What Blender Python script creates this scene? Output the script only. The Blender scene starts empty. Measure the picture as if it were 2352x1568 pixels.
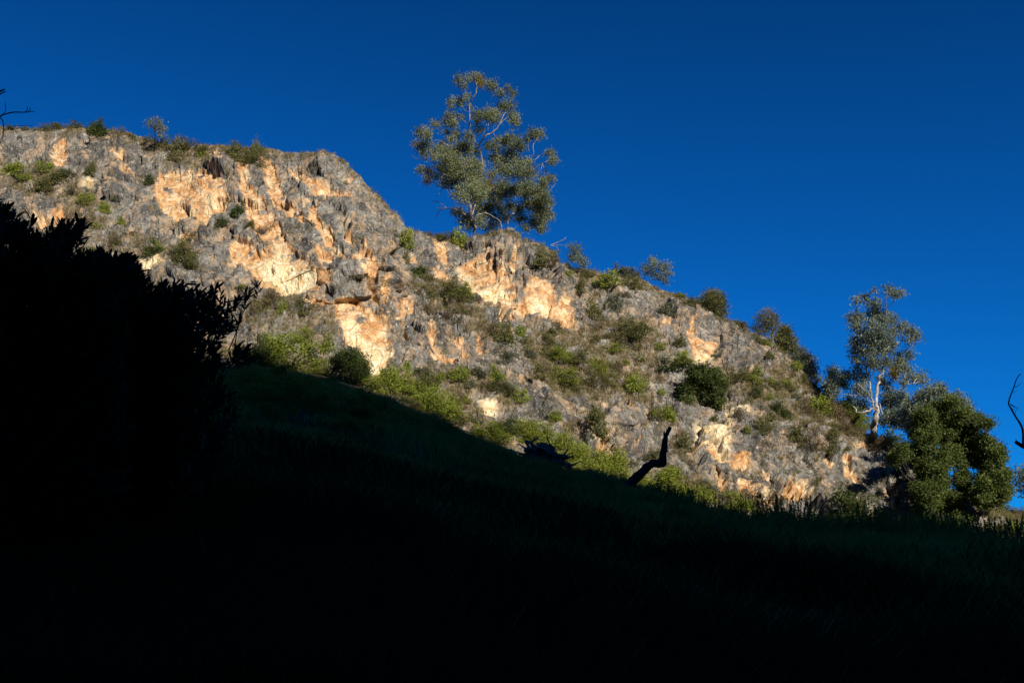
import bpy, math, random
import numpy as np
from mathutils import Vector

R = math.radians
scene = bpy.context.scene
COL = scene.collection

# ------------------------------------------------------------------ camera
EYE = 1.6
PITCH = R(15.0)
F = 2522.0                       # focal length in pixels of a 2352 wide frame
W0, H0 = 2352.0, 1568.0
cd = bpy.data.cameras.new("camera")
cd.sensor_width = 36.0
cd.lens = 36.0 * F / W0
cd.clip_start = 0.1
cd.clip_end = 5000
cam = bpy.data.objects.new("camera", cd)
COL.objects.link(cam)
cam.location = (0, 0, EYE)
cam.rotation_euler = (math.pi / 2 + PITCH, 0, 0)
scene.camera = cam

# ------------------------------------------------------------------ light
SUN_EL = R(25.0)
SUN_AZ = R(151.0)                # clockwise from +Y: behind the camera, to the right
TOSUN = Vector((math.sin(SUN_AZ) * math.cos(SUN_EL), math.cos(SUN_AZ) * math.cos(SUN_EL), math.sin(SUN_EL)))
world = bpy.data.worlds.new("World")
scene.world = world
world.use_nodes = True
wn = world.node_tree
wn.nodes.clear()
sky = wn.nodes.new("ShaderNodeTexSky")
sky.sky_type = 'NISHITA'
sky.sun_disc = False
sky.sun_elevation = SUN_EL
sky.sun_rotation = SUN_AZ
sky.air_density = 1.0
sky.dust_density = 0.1
sky.ozone_density = 3.0
sky.altitude = 900
tint = wn.nodes.new("ShaderNodeMix")
tint.data_type = 'RGBA'
tint.blend_type = 'MULTIPLY'
tint.inputs[0].default_value = 1.0
tint.inputs[7].default_value = (0.024, 0.63, 1.43, 1)
bg = wn.nodes.new("ShaderNodeBackground")
bg.inputs[1].default_value = 0.055
wo = wn.nodes.new("ShaderNodeOutputWorld")
wn.links.new(sky.outputs[0], tint.inputs[6])
# deep polarised sky: darker overhead, brighter low down
wtc = wn.nodes.new("ShaderNodeTexCoord"); wsep = wn.nodes.new("ShaderNodeSeparateXYZ")
wramp = wn.nodes.new("ShaderNodeValToRGB")
for k_, (p_, v_) in enumerate([(.10, 1.15), (.29, 1.0), (.53, .70), (1.0, .55)]):
    e_ = wramp.color_ramp.elements[k_] if k_ < 2 else wramp.color_ramp.elements.new(p_)
    e_.position = p_; e_.color = (v_, v_, v_, 1)
gam = wn.nodes.new("ShaderNodeMix"); gam.data_type = 'RGBA'; gam.blend_type = 'MULTIPLY'; gam.inputs[0].default_value = 1.0
wn.links.new(wtc.outputs['Generated'], wsep.inputs[0])
wn.links.new(wsep.outputs[2], wramp.inputs[0])
wn.links.new(tint.outputs[2], gam.inputs[6])
wn.links.new(wramp.outputs[0], gam.inputs[7])
wn.links.new(gam.outputs[2], bg.inputs[0])
wn.links.new(bg.outputs[0], wo.inputs[0])

sd = bpy.data.lights.new("sun", 'SUN')
sd.energy = 5.0
sd.angle = R(0.5)
sd.color = (1.0, 0.92, 0.79)
sun = bpy.data.objects.new("sun", sd)
COL.objects.link(sun)
sun.rotation_euler = (-TOSUN).to_track_quat('-Z', 'Y').to_euler()
sun.location = (60, -60, 80)

scene.view_settings.view_transform = 'Standard'
scene.view_settings.look = 'None'
scene.view_settings.gamma = 1
scene.view_settings.exposure = 0.35
scene.render.engine = 'CYCLES'
scene.cycles.max_bounces = 4
scene.cycles.diffuse_bounces = 2
scene.cycles.transmission_bounces = 2

# ------------------------------------------------------------------ helpers
rng = np.random.default_rng(7)
random.seed(7)
cp, sp_ = math.cos(PITCH), math.sin(PITCH)

def at(px, py, Y):
    """world point seen at pixel (px, py) at forward distance Y (arrays allowed)"""
    px = np.asarray(px, float); py = np.asarray(py, float); Y = np.asarray(Y, float)
    a = (px - W0 / 2) / F
    b = (H0 / 2 - py) / F
    dy = cp - sp_ * b
    s = Y / dy
    return np.stack([a * s, Y + 0 * s, EYE + (sp_ + cp * b) * s], -1)

# crops of the photograph used while measuring -> frame pixels
def crop(x0, y0, s):
    return lambda x, y: (x0 + x * s, y0 + y * s)
C1 = crop(0, 172.3, .29297)
C2 = crop(574.2, 516.8, .29297)
C3 = crop(861.3, 143.6, .29297)
C4 = crop(1033.6, 516.8, .29297)
C5 = crop(1435.5, 574.2, .29297)
C6 = crop(1780.0, 574.2, .29297)
C7 = crop(1780.0, 861.3, .29297)
C8 = crop(1091.0, 890.0, .31739)
B1 = crop(0, 430.7, .34784)
B2 = crop(516.8, 803.9, .32957)
FF = crop(0, 0, 1.0)
CROPS = {'C1': C1, 'C2': C2, 'C3': C3, 'C4': C4, 'C5': C5, 'C6': C6, 'C7': C7, 'C8': C8, 'B1': B1, 'B2': B2, 'F': FF}
SC = {'C1': .29297, 'C2': .29297, 'C3': .29297, 'C4': .29297, 'C5': .29297, 'C6': .29297, 'C7': .29297,
      'C8': .31739, 'B1': .34784, 'B2': .32957, 'F': 1.0}

# ---- numpy noise
_perm = np.random.default_rng(3).permutation(256).astype(np.int64)
_perm = np.concatenate([_perm, _perm, _perm])
_grad = np.random.default_rng(4).normal(size=(256, 3))
_grad /= np.linalg.norm(_grad, axis=1)[:, None]
_rnd = np.random.default_rng(5).random((256, 8))

def _h(ix, iy, iz):
    return _perm[_perm[_perm[ix & 255] + (iy & 255)] + (iz & 255)]

def perlin(P):
    P = np.asarray(P, float)
    I = np.floor(P).astype(np.int64)
    f = P - I
    u = f * f * f * (f * (f * 6 - 15) + 10)
    out = 0
    for dx in (0, 1):
        wx = u[:, 0] if dx else 1 - u[:, 0]
        for dy in (0, 1):
            wy = u[:, 1] if dy else 1 - u[:, 1]
            for dz in (0, 1):
                wz = u[:, 2] if dz else 1 - u[:, 2]
                g = _grad[_h(I[:, 0] + dx, I[:, 1] + dy, I[:, 2] + dz)]
                d = f - np.array([dx, dy, dz])
                out = out + wx * wy * wz * (g * d).sum(1)
    return out * 1.6

def fbm(P, o=4, g=.5):
    s, a = 0, 1
    for k in range(o):
        s = s + a * perlin(P * 2 ** k + 17.3 * k)
        a *= g
    return s

def facet(P, tilt=1.0):
    """blocky fractured field: nearest cell's own tilted plane; also returns cell random"""
    P = np.asarray(P, float)
    I = np.floor(P).astype(np.int64)
    best = np.full(len(P), 1e9); val = np.zeros(len(P)); rc = np.zeros(len(P)); sec = np.full(len(P), 1e9)
    for dx in (-1, 0, 1):
        for dy in (-1, 0, 1):
            for dz in (-1, 0, 1):
                h = _h(I[:, 0] + dx, I[:, 1] + dy, I[:, 2] + dz)
                r = _rnd[h]
                d = P - (I + np.array([dx, dy, dz]) + .1 + .8 * r[:, :3])
                q = (d * d).sum(1)
                m = q < best
                v = (r[:, 3] * 2 - 1) + tilt * ((r[:, 4] * 2 - 1) * d[:, 0] + (r[:, 5] * 2 - 1) * d[:, 2] + (r[:, 6] * 2 - 1) * d[:, 1])
                sec = np.where(m, best, np.minimum(sec, q))
                val = np.where(m, v, val); rc = np.where(m, r[:, 7], rc)
                best = np.where(m, q, best)
    return val, rc, np.sqrt(sec) - np.sqrt(best)

def inpoly(x, y, poly):
    """signed distance to a polygon, positive inside"""
    p = np.asarray(poly, float)
    n = len(p)
    ins = np.zeros(x.shape, bool)
    dist = np.full(x.shape, 1e9)
    for i in range(n):
        x0, y0 = p[i]; x1, y1 = p[(i + 1) % n]
        c = ((y0 > y) != (y1 > y)) & (x < (x1 - x0) * (y - y0) / (y1 - y0 + 1e-12) + x0)
        ins ^= c
        ex, ey = x1 - x0, y1 - y0
        t = np.clip(((x - x0) * ex + (y - y0) * ey) / (ex * ex + ey * ey + 1e-9), 0, 1)
        dist = np.minimum(dist, np.hypot(x - x0 - t * ex, y - y0 - t * ey))
    return np.where(ins, dist, -dist)

def link(o, parent=None):
    COL.objects.link(o)
    if parent is not None:
        o.parent = parent
    return o

def mesh_obj(name, V, Fc, mats, parent=None, smooth=False, attrs=None, midx=None):
    """V (n,3); Fc (m,k) integer array of equal-size faces"""
    V = np.asarray(V, np.float32); Fc = np.asarray(Fc, np.int32)
    me = bpy.data.meshes.new(name)
    k = Fc.shape[1]
    me.vertices.add(len(V)); me.vertices.foreach_set('co', V.ravel())
    me.loops.add(Fc.size); me.loops.foreach_set('vertex_index', Fc.ravel())
    me.polygons.add(len(Fc)); me.polygons.foreach_set('loop_start', np.arange(len(Fc), dtype=np.int32) * k)
    me.polygons.foreach_set('loop_total', np.full(len(Fc), k, np.int32))
    if smooth:
        me.polygons.foreach_set('use_smooth', np.ones(len(Fc), bool))
    for m in (mats if isinstance(mats, (list, tuple)) else [mats]):
        me.materials.append(m)
    if midx is not None:
        me.polygons.foreach_set('material_index', np.asarray(midx, np.int32))
    for n, a in (attrs or {}).items():
        a = np.asarray(a, np.float32)
        if a.ndim == 1:
            at_ = me.attributes.new(n, 'FLOAT', 'POINT'); at_.data.foreach_set('value', a)
        else:
            at_ = me.attributes.new(n, 'FLOAT_COLOR', 'POINT')
            c = np.ones((len(a), 4), np.float32); c[:, :3] = a
            at_.data.foreach_set('color', c.ravel())
    me.update(calc_edges=True)
    return link(bpy.data.objects.new(name, me), parent)

def empty(name, loc):
    o = bpy.data.objects.new(name, None)
    o.empty_display_size = .3
    o.location = loc
    return link(o)

def tag(o, label=None, cat=None, group=None, kind=None):
    if label: o['label'] = label
    if cat: o['category'] = cat
    if group: o['group'] = group
    if kind: o['kind'] = kind
    return o

# ------------------------------------------------------------------ materials
class NT:
    def __init__(s, name):
        s.m = bpy.data.materials.new(name); s.m.use_nodes = True
        s.n = s.m.node_tree.nodes; s.l = s.m.node_tree.links
        s.n.clear()
        s.out = s.n.new('ShaderNodeOutputMaterial')
        s.b = s.n.new('ShaderNodeBsdfPrincipled')
        s.b.inputs['Roughness'].default_value = .9
        s.b.inputs['Specular IOR Level'].default_value = .15
        s.l.new(s.b.outputs[0], s.out.inputs[0])
        s.tc = s.n.new('ShaderNodeTexCoord')
    def node(s, t, **kw):
        n = s.n.new(t)
        for k, v in kw.items(): setattr(n, k, v)
        return n
    def mapping(s, scale=(1, 1, 1), rot=(0, 0, 0), loc=(0, 0, 0), src=None):
        m = s.n.new('ShaderNodeMapping')
        m.inputs['Scale'].default_value = scale; m.inputs['Rotation'].default_value = rot
        m.inputs['Location'].default_value = loc
        s.l.new(src or s.tc.outputs['Object'], m.inputs[0]); return m.outputs[0]
    def noise(s, scale, detail=4, rough=.6, vec=None, dist=0.0):
        n = s.n.new('ShaderNodeTexNoise')
        n.inputs['Scale'].default_value = scale; n.inputs['Detail'].default_value = detail
        n.inputs['Roughness'].default_value = rough; n.inputs['Distortion'].default_value = dist
        s.l.new(vec or s.tc.outputs['Object'], n.inputs['Vector']); return n.outputs[0]
    def ramp(s, fac, stops):
        r = s.n.new('ShaderNodeValToRGB'); e = r.color_ramp.elements
        while len(e) < len(stops): e.new(.5)
        for el, (p, c) in zip(e, stops):
            el.position = p; el.color = (*c, 1) if len(c) == 3 else c
        s.l.new(fac, r.inputs[0]); return r.outputs[0]
    def mix(s, fac, a, b, mode='MIX'):
        m = s.n.new('ShaderNodeMix'); m.data_type = 'RGBA'; m.blend_type = mode
        for i, v in ((0, fac), (6, a), (7, b)):
            if isinstance(v, (int, float)): m.inputs[i].default_value = v
            elif isinstance(v, tuple): m.inputs[i].default_value = (*v, 1)
            else: s.l.new(v, m.inputs[i])
        return m.outputs[2]
    def math(s, op, a, b=0.0, c=None, clamp=False):
        m = s.n.new('ShaderNodeMath'); m.operation = op; m.use_clamp = clamp
        for i, v in ((0, a), (1, b)) + (((2, c),) if c is not None else ()):
            if isinstance(v, (int, float)): m.inputs[i].default_value = v
            else: s.l.new(v, m.inputs[i])
        return m.outputs[0]
    def attr(s, name):
        a = s.n.new('ShaderNodeAttribute'); a.attribute_name = name; return a
    def bump(s, h, strength=.5, dist=.1):
        b = s.n.new('ShaderNodeBump'); b.inputs['Strength'].default_value = strength
        b.inputs['Distance'].default_value = dist
        s.l.new(h, b.inputs['Height']); s.l.new(b.outputs[0], s.b.inputs['Normal'])
    def color(s, c):
        s.l.new(c, s.b.inputs['Base Color'])

def rock_material(name, use_mask=True):
    t = NT(name)
    tilt = t.mapping((1, 1, .6), rot=(0, R(-28), 0))
    n1 = t.noise(.35, 5, .62, tilt, .3)
    n2 = t.noise(1.6, 6, .72, tilt, .4)
    n3 = t.noise(5.0, 5, .75)
    streak = t.noise(2.2, 5, .7, t.mapping((1, 1, .16)))
    mixn = t.math('MULTIPLY_ADD', n2, .55, t.math('MULTIPLY', n1, .45))
    mixn = t.math('ADD', t.math('MULTIPLY', mixn, .72), t.math('MULTIPLY', n3, .28))
    grey = t.ramp(mixn, [(.36, (.047, .047, .046)), (.44, (.110, .108, .102)), (.50, (.185, .180, .166)), (.57, (.30, .285, .248)), (.66, (.49, .445, .375))])
    bluish = t.ramp(streak, [(.38, (.07, .068, .064)), (.50, (.155, .149, .136)), (.64, (.31, .29, .25))])
    grey = t.mix(t.ramp(t.noise(.18, 3, .5, None, .5), [(.44, (0, 0, 0)), (.58, (.75, .75, .75))]), grey, bluish)
    dk = t.ramp(t.noise(.28, 5, .7, t.mapping((1, 1, .3), rot=(0, R(-12), 0), loc=(4, 9, 2)), .7), [(.45, (1, 1, 1)), (.58, (.48, .48, .50))])
    grey = t.mix(1.0, grey, dk, 'MULTIPLY')
    # faint warm staining on the grey rock
    warm = t.ramp(t.noise(.55, 5, .65, tilt, .6), [(.50, (0, 0, 0)), (.64, (.75, .75, .75))])
    grey = t.mix(warm, grey, t.mix(n2, (.34, .22, .13), (.52, .38, .24)))
    # fresh pale limestone spots
    pale = t.ramp(t.noise(3.1, 5, .75, t.mapping((1, 1, .8), loc=(7, 3, 1))), [(.56, (0, 0, 0)), (.65, (.85, .85, .85))])
    grey = t.mix(pale, grey, (.52, .45, .34))
    if use_mask:
        sep = t.node('ShaderNodeSeparateColor'); t.l.new(t.attr('mask').outputs['Color'], sep.inputs[0])
        o, c, v = sep.outputs
        onz = t.noise(.9, 6, .7, t.mapping((1, 1, .6)), .8)
        oc = t.ramp(onz, [(.32, (.26, .145, .07)), (.40, (.50, .25, .10)), (.47, (.60, .34, .155)), (.54, (.65, .44, .24)), (.63, (.70, .56, .37))])
        gs = t.ramp(t.noise(1.7, 5, .75, t.mapping((1, 1, .5), loc=(11, 2, 5))), [(.56, (0, 0, 0)), (.63, (.8, .8, .8))])
        oc = t.mix(gs, oc, t.mix(n3, (.16, .14, .12), (.40, .34, .28)))
        dirt = t.ramp(n2, [(.36, (.62, .56, .50)), (.50, (1, 1, 1))])
        oc = t.mix(.85, oc, dirt, 'MULTIPLY')
        cc = t.ramp(t.noise(1.1, 6, .7, t.mapping((1, 1, .7), loc=(3, 1, 9)), .9), [(.34, (.56, .34, .14)), (.43, (.72, .52, .27)), (.52, (.80, .67, .42)), (.64, (.84, .76, .56))])
        cc = t.mix(.5, cc, dirt, 'MULTIPLY')
        base = t.mix(o, grey, oc)
        base = t.mix(c, base, cc)
        soil = t.ramp(t.noise(2.5, 5, .75), [(.34, (.06, .046, .026)), (.48, (.155, .12, .07)), (.58, (.26, .20, .125)), (.68, (.44, .36, .26))])
        base = t.mix(v, base, soil)
    else:
        base = grey
    # thin joints in the rock: dark earth plus crevice shade put into the colour
    vor = t.node('ShaderNodeTexVoronoi'); vor.feature = 'DISTANCE_TO_EDGE'; vor.inputs['Scale'].default_value = .8
    wrp = t.node('ShaderNodeTexNoise'); wrp.inputs['Scale'].default_value = .9; wrp.inputs['Detail'].default_value = 3
    t.l.new(t.tc.outputs['Object'], wrp.inputs['Vector'])
    vv = t.mix(1.0, t.mapping((1, 1, .6), rot=(0, R(-25), 0)), t.mix(1.0, wrp.outputs[1], (1.1, 1.1, 1.1), 'MULTIPLY'), 'ADD')
    t.l.new(vv, vor.inputs['Vector'])
    crack = t.ramp(vor.outputs[0], [(.0, (.42, .38, .34)), (.035, (1, 1, 1))])
    base = t.mix(.8, base, crack, 'MULTIPLY')
    t.color(base)
    hh = t.math('ADD', t.math('MULTIPLY', n2, 1.0), t.math('MULTIPLY', n3, .45))
    hh = t.math('ADD', hh, t.math('MULTIPLY', t.math('MINIMUM', vor.outputs[0], .06), 4.0))
    t.bump(hh, .7, .3)
    t.b.inputs['Specular IOR Level'].default_value = .08
    return t.m

def ramp_material(name, scale, stops, bump=.4, dist=.05, vec=(1, 1, 1), spec=.1):
    t = NT(name)
    n = t.noise(scale, 5, .7, t.mapping(vec))
    t.color(t.ramp(n, stops)); t.bump(n, bump, dist)
    t.b.inputs['Specular IOR Level'].default_value = spec
    return t.m

def leaf_material(name, dark, mid, light, transl=.38, spec=.2, rough=.55):
    t = NT(name)
    a = t.attr('tone').outputs['Fac']
    c = t.ramp(a, [(.05, dark), (.5, mid), (.95, light)])
    t.color(c)
    t.b.inputs['Roughness'].default_value = rough
    t.b.inputs['Specular IOR Level'].default_value = spec
    tr = t.node('ShaderNodeBsdfTranslucent'); t.l.new(t.mix(.5, c, (.9, 1.0, .35), 'MULTIPLY'), tr.inputs[0])
    ms = t.node('ShaderNodeMixShader'); ms.inputs[0].default_value = transl
    t.l.new(t.b.outputs[0], ms.inputs[1]); t.l.new(tr.outputs[0], ms.inputs[2])
    t.l.new(ms.outputs[0], t.out.inputs[0])
    return t.m

M = {}
M['cliff'] = rock_material('limestone_cliff')
M['rock'] = rock_material('limestone_boulder', False)
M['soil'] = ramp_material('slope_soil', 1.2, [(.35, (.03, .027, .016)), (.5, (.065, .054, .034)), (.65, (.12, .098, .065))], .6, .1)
M['hill'] = ramp_material('hill_scrub', .15, [(.4, (.03, .03, .018)), (.6, (.07, .06, .035))], .5, .5)
M['bark_pale'] = ramp_material('pale_bark', 1.6, [(.35, (.08, .065, .05)), (.5, (.19, .165, .14)), (.62, (.33, .295, .26))], .4, .03, (1, 1, .3))
M['bark_white'] = ramp_material('white_bark', 1.2, [(.35, (.20, .17, .14)), (.5, (.38, .34, .295)), (.62, (.55, .50, .45))], .4, .03, (1, 1, .3))
M['bark'] = ramp_material('grey_bark', 3, [(.35, (.07, .055, .045)), (.6, (.22, .185, .155))], .6, .03, (1, 1, .3))
M['bark_dark'] = ramp_material('dark_bark', 6, [(.35, (.018, .016, .014)), (.62, (.07, .06, .05))], .9, .04, (1, 1, .25))
M['dead'] = ramp_material('weathered_dead_wood', 5, [(.35, (.07, .06, .05)), (.5, (.20, .175, .15)), (.65, (.36, .32, .28))], .9, .04, (1, 1, .25))
M['gum'] = leaf_material('gum_leaves', (.085, .10, .045), (.20, .225, .105), (.31, .33, .19))
M['gum_rust'] = leaf_material('mistletoe_leaves', (.12, .085, .010), (.24, .18, .018), (.34, .25, .035))
M['gumgrey'] = leaf_material('blue_grey_leaves', (.08, .105, .075), (.17, .21, .155), (.27, .31, .24))
M['green'] = leaf_material('bright_green_leaves', (.10, .125, .016), (.24, .28, .04), (.36, .39, .08))
M['olive'] = leaf_material('olive_leaves', (.06, .062, .02), (.14, .138, .046), (.22, .21, .085))
M['dark'] = leaf_material('dark_green_leaves', (.02, .036, .010), (.065, .09, .022), (.13, .16, .045))
M['brown'] = leaf_material('dry_brown_leaves', (.07, .048, .024), (.16, .118, .065), (.26, .20, .12))
M['grey'] = leaf_material('grey_green_leaves', (.06, .068, .04), (.13, .14, .09), (.22, .23, .15))
M['bigtree'] = leaf_material('deep_green_leaves', (.034, .054, .014), (.09, .122, .028), (.16, .20, .05))
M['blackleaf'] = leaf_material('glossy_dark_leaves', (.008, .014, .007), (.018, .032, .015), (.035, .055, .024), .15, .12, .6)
M['grass'] = leaf_material('shaded_grass_blades', (.08, .10, .022), (.23, .27, .060), (.42, .44, .15), .2, .05, .8)
M['herbs'] = leaf_material('grass_shade_darkened', (.012, .020, .010), (.032, .045, .018), (.07, .08, .035), .2, .05, .8)  # darker grass colour standing in for the deep shade near the camera
M['drygrass'] = leaf_material('dry_grass_blades', (.10, .08, .04), (.25, .195, .11), (.42, .33, .20), .3, .05, .8)

# ------------------------------------------------------------------ the ground: a slope rising from the camera to the cliff foot
RIDGE = np.array([(-900, 345), (-500, 322), (-200, 300), (0, 291), (60, 292), (110, 288), (150, 285), (200, 296), (250, 305), (290, 318),
    (330, 326), (380, 330), (450, 337), (520, 347), (560, 347), (620, 343), (680, 345), (740, 353), (790, 377), (830, 402),
    (860, 432), (885, 452), (905, 480), (914, 502), (922, 520), (950, 530), (1000, 537), (1050, 541), (1090, 533), (1150, 527),
    (1190, 534), (1200, 546), (1230, 551), (1280, 567), (1292, 592), (1310, 606), (1350, 618), (1400, 626), (1450, 641),
    (1500, 661), (1560, 686), (1600, 701), (1650, 735), (1700, 743), (1740, 776), (1770, 810), (1800, 830), (1840, 865),
    (1880, 890), (1930, 930), (1980, 955), (2010, 986), (2060, 1010), (2110, 1060), (2160, 1100), (2220, 1140), (2290, 1166),
    (2352, 1172), (2500, 1190), (2800, 1215), (3300, 1250)], float)
FOOT = np.array([(-900, 860), (-500, 870), (0, 885), (300, 800), (600, 834), (760, 868), (900, 910), (1000, 945), (1100, 990), (1200, 1032),
    (1300, 1075), (1430, 1122), (1550, 1150), (1700, 1183), (1900, 1208), (2100, 1224), (2352, 1242), (2700, 1262), (3300, 1290)], float)
ridge_y = lambda x: np.interp(x, RIDGE[:, 0], RIDGE[:, 1])
foot_y = lambda x: np.interp(x, FOOT[:, 0], FOOT[:, 1])
YF = lambda x: np.interp(x, [-900, 0, 600, 1100, 1500, 2100, 2352, 3300], [99, 97, 94, 87, 86, 91, 94, 112])
YT = lambda x: np.interp(x, [-900, 0, 600, 900, 925, 1300, 1700, 2000, 2200, 2352, 3300], [132, 128, 121, 117, 119, 117, 114, 105, 101, 120, 150])
# crest of the near slope: px -> (py, Y)
CR = np.array([(-900, 870, 90), (0, 880, 86), (600, 862, 82), (760, 893, 79), (900, 938, 75), (1000, 980, 71), (1100, 1030, 66), (1200, 1062, 61),
    (1300, 1094, 55), (1430, 1130, 48), (1550, 1157, 45), (1700, 1186, 43), (1900, 1209, 41), (2100, 1224, 39), (2352, 1257, 37),
    (2700, 1290, 37), (3300, 1330, 37)], float)
pc = at(CR[:, 0], CR[:, 1], CR[:, 2]); pf = at(CR[:, 0], foot_y(CR[:, 0]), YF(CR[:, 0]))
th_c = np.degrees(np.arctan2(pc[:, 0], pc[:, 1]))
rc_ = np.hypot(pc[:, 0], pc[:, 1]); rf_ = np.hypot(pf[:, 0], pf[:, 1])
TH = np.concatenate([[-180, -130, -90, -60], th_c, [62, 95, 140, 180]])
RC = np.concatenate([[60, 70, 80, 88], rc_, [37, 40, 50, 60]])
ZC = np.concatenate([[2, 10, 20, 25], pc[:, 2], [1.2, .3, .5, 2]])
RF = np.concatenate([[90, 100, 110, 112], rf_, [100, 100, 100, 90]])
ZF = np.concatenate([[3, 13, 25, 30], pf[:, 2], [3, .5, 1, 3]])

def ground_z(x, y):
    x = np.asarray(x, float); y = np.asarray(y, float)
    th = np.degrees(np.arctan2(x, y)); r = np.hypot(x, y)
    rc = np.interp(th, TH, RC); zc = np.interp(th, TH, ZC); rf = np.interp(th, TH, RF); zf = np.interp(th, TH, ZF)
    t = np.clip(r / rc, 0, 1)
    z1 = zc * (t * .86 + .14 * t * t * (3 - 2 * t))
    u = np.clip((r - rc) / np.maximum(rf - rc, 1), 0, 1)
    gap = np.clip((rf - rc - 8) / 25, 0, 1)
    z2 = zc + (zf - zc) * u - gap * 1.5 * np.sin(math.pi * u)
    z = np.where(r < rc, z1, z2)
    z = z + np.maximum(r - rf, 0) * .03
    P = np.stack([x, y, 0 * x], -1)
    sh = P.shape; P = P.reshape(-1, 3)
    n = (perlin(P / 9.0) * .28 + perlin(P / 3.1 + 5) * .10).reshape(sh[:-1])
    w = np.clip((r - 2) / 6, 0, 1) * np.where((r > rc * .88) & (r < rc * 1.1), .35, 1)
    return z + n * w

ths = np.radians(np.concatenate([np.arange(-180, -30, 3.0), np.arange(-30, 30, .12), np.arange(30, 180.1, 3.0)]))
rs = np.concatenate([[.05, 1, 2, 3], 4 * 1.017 ** np.arange(0, 200), np.array([130, 150, 180, 230, 300, 400, 600, 900, 1400])])
TT, RR = np.meshgrid(ths, rs)
gx = RR * np.sin(TT); gy = RR * np.cos(TT)
gz = ground_z(gx, gy)
nr, nc = gx.shape
def grid_faces(nr, nc, off=0):
    i = np.arange(nr - 1)[:, None] * nc + np.arange(nc - 1)[None]
    return (np.stack([i, i + 1, i + nc + 1, i + nc], -1).reshape(-1, 4) + off)
gfac = grid_faces(nr, nc)[:, ::-1]
ground = mesh_obj('ground', np.stack([gx, gy, gz], -1).reshape(-1, 3), gfac, M['soil'], smooth=True)
tag(ground, 'dark grassy slope rising to the foot of the cliff', kind='structure')

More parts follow.
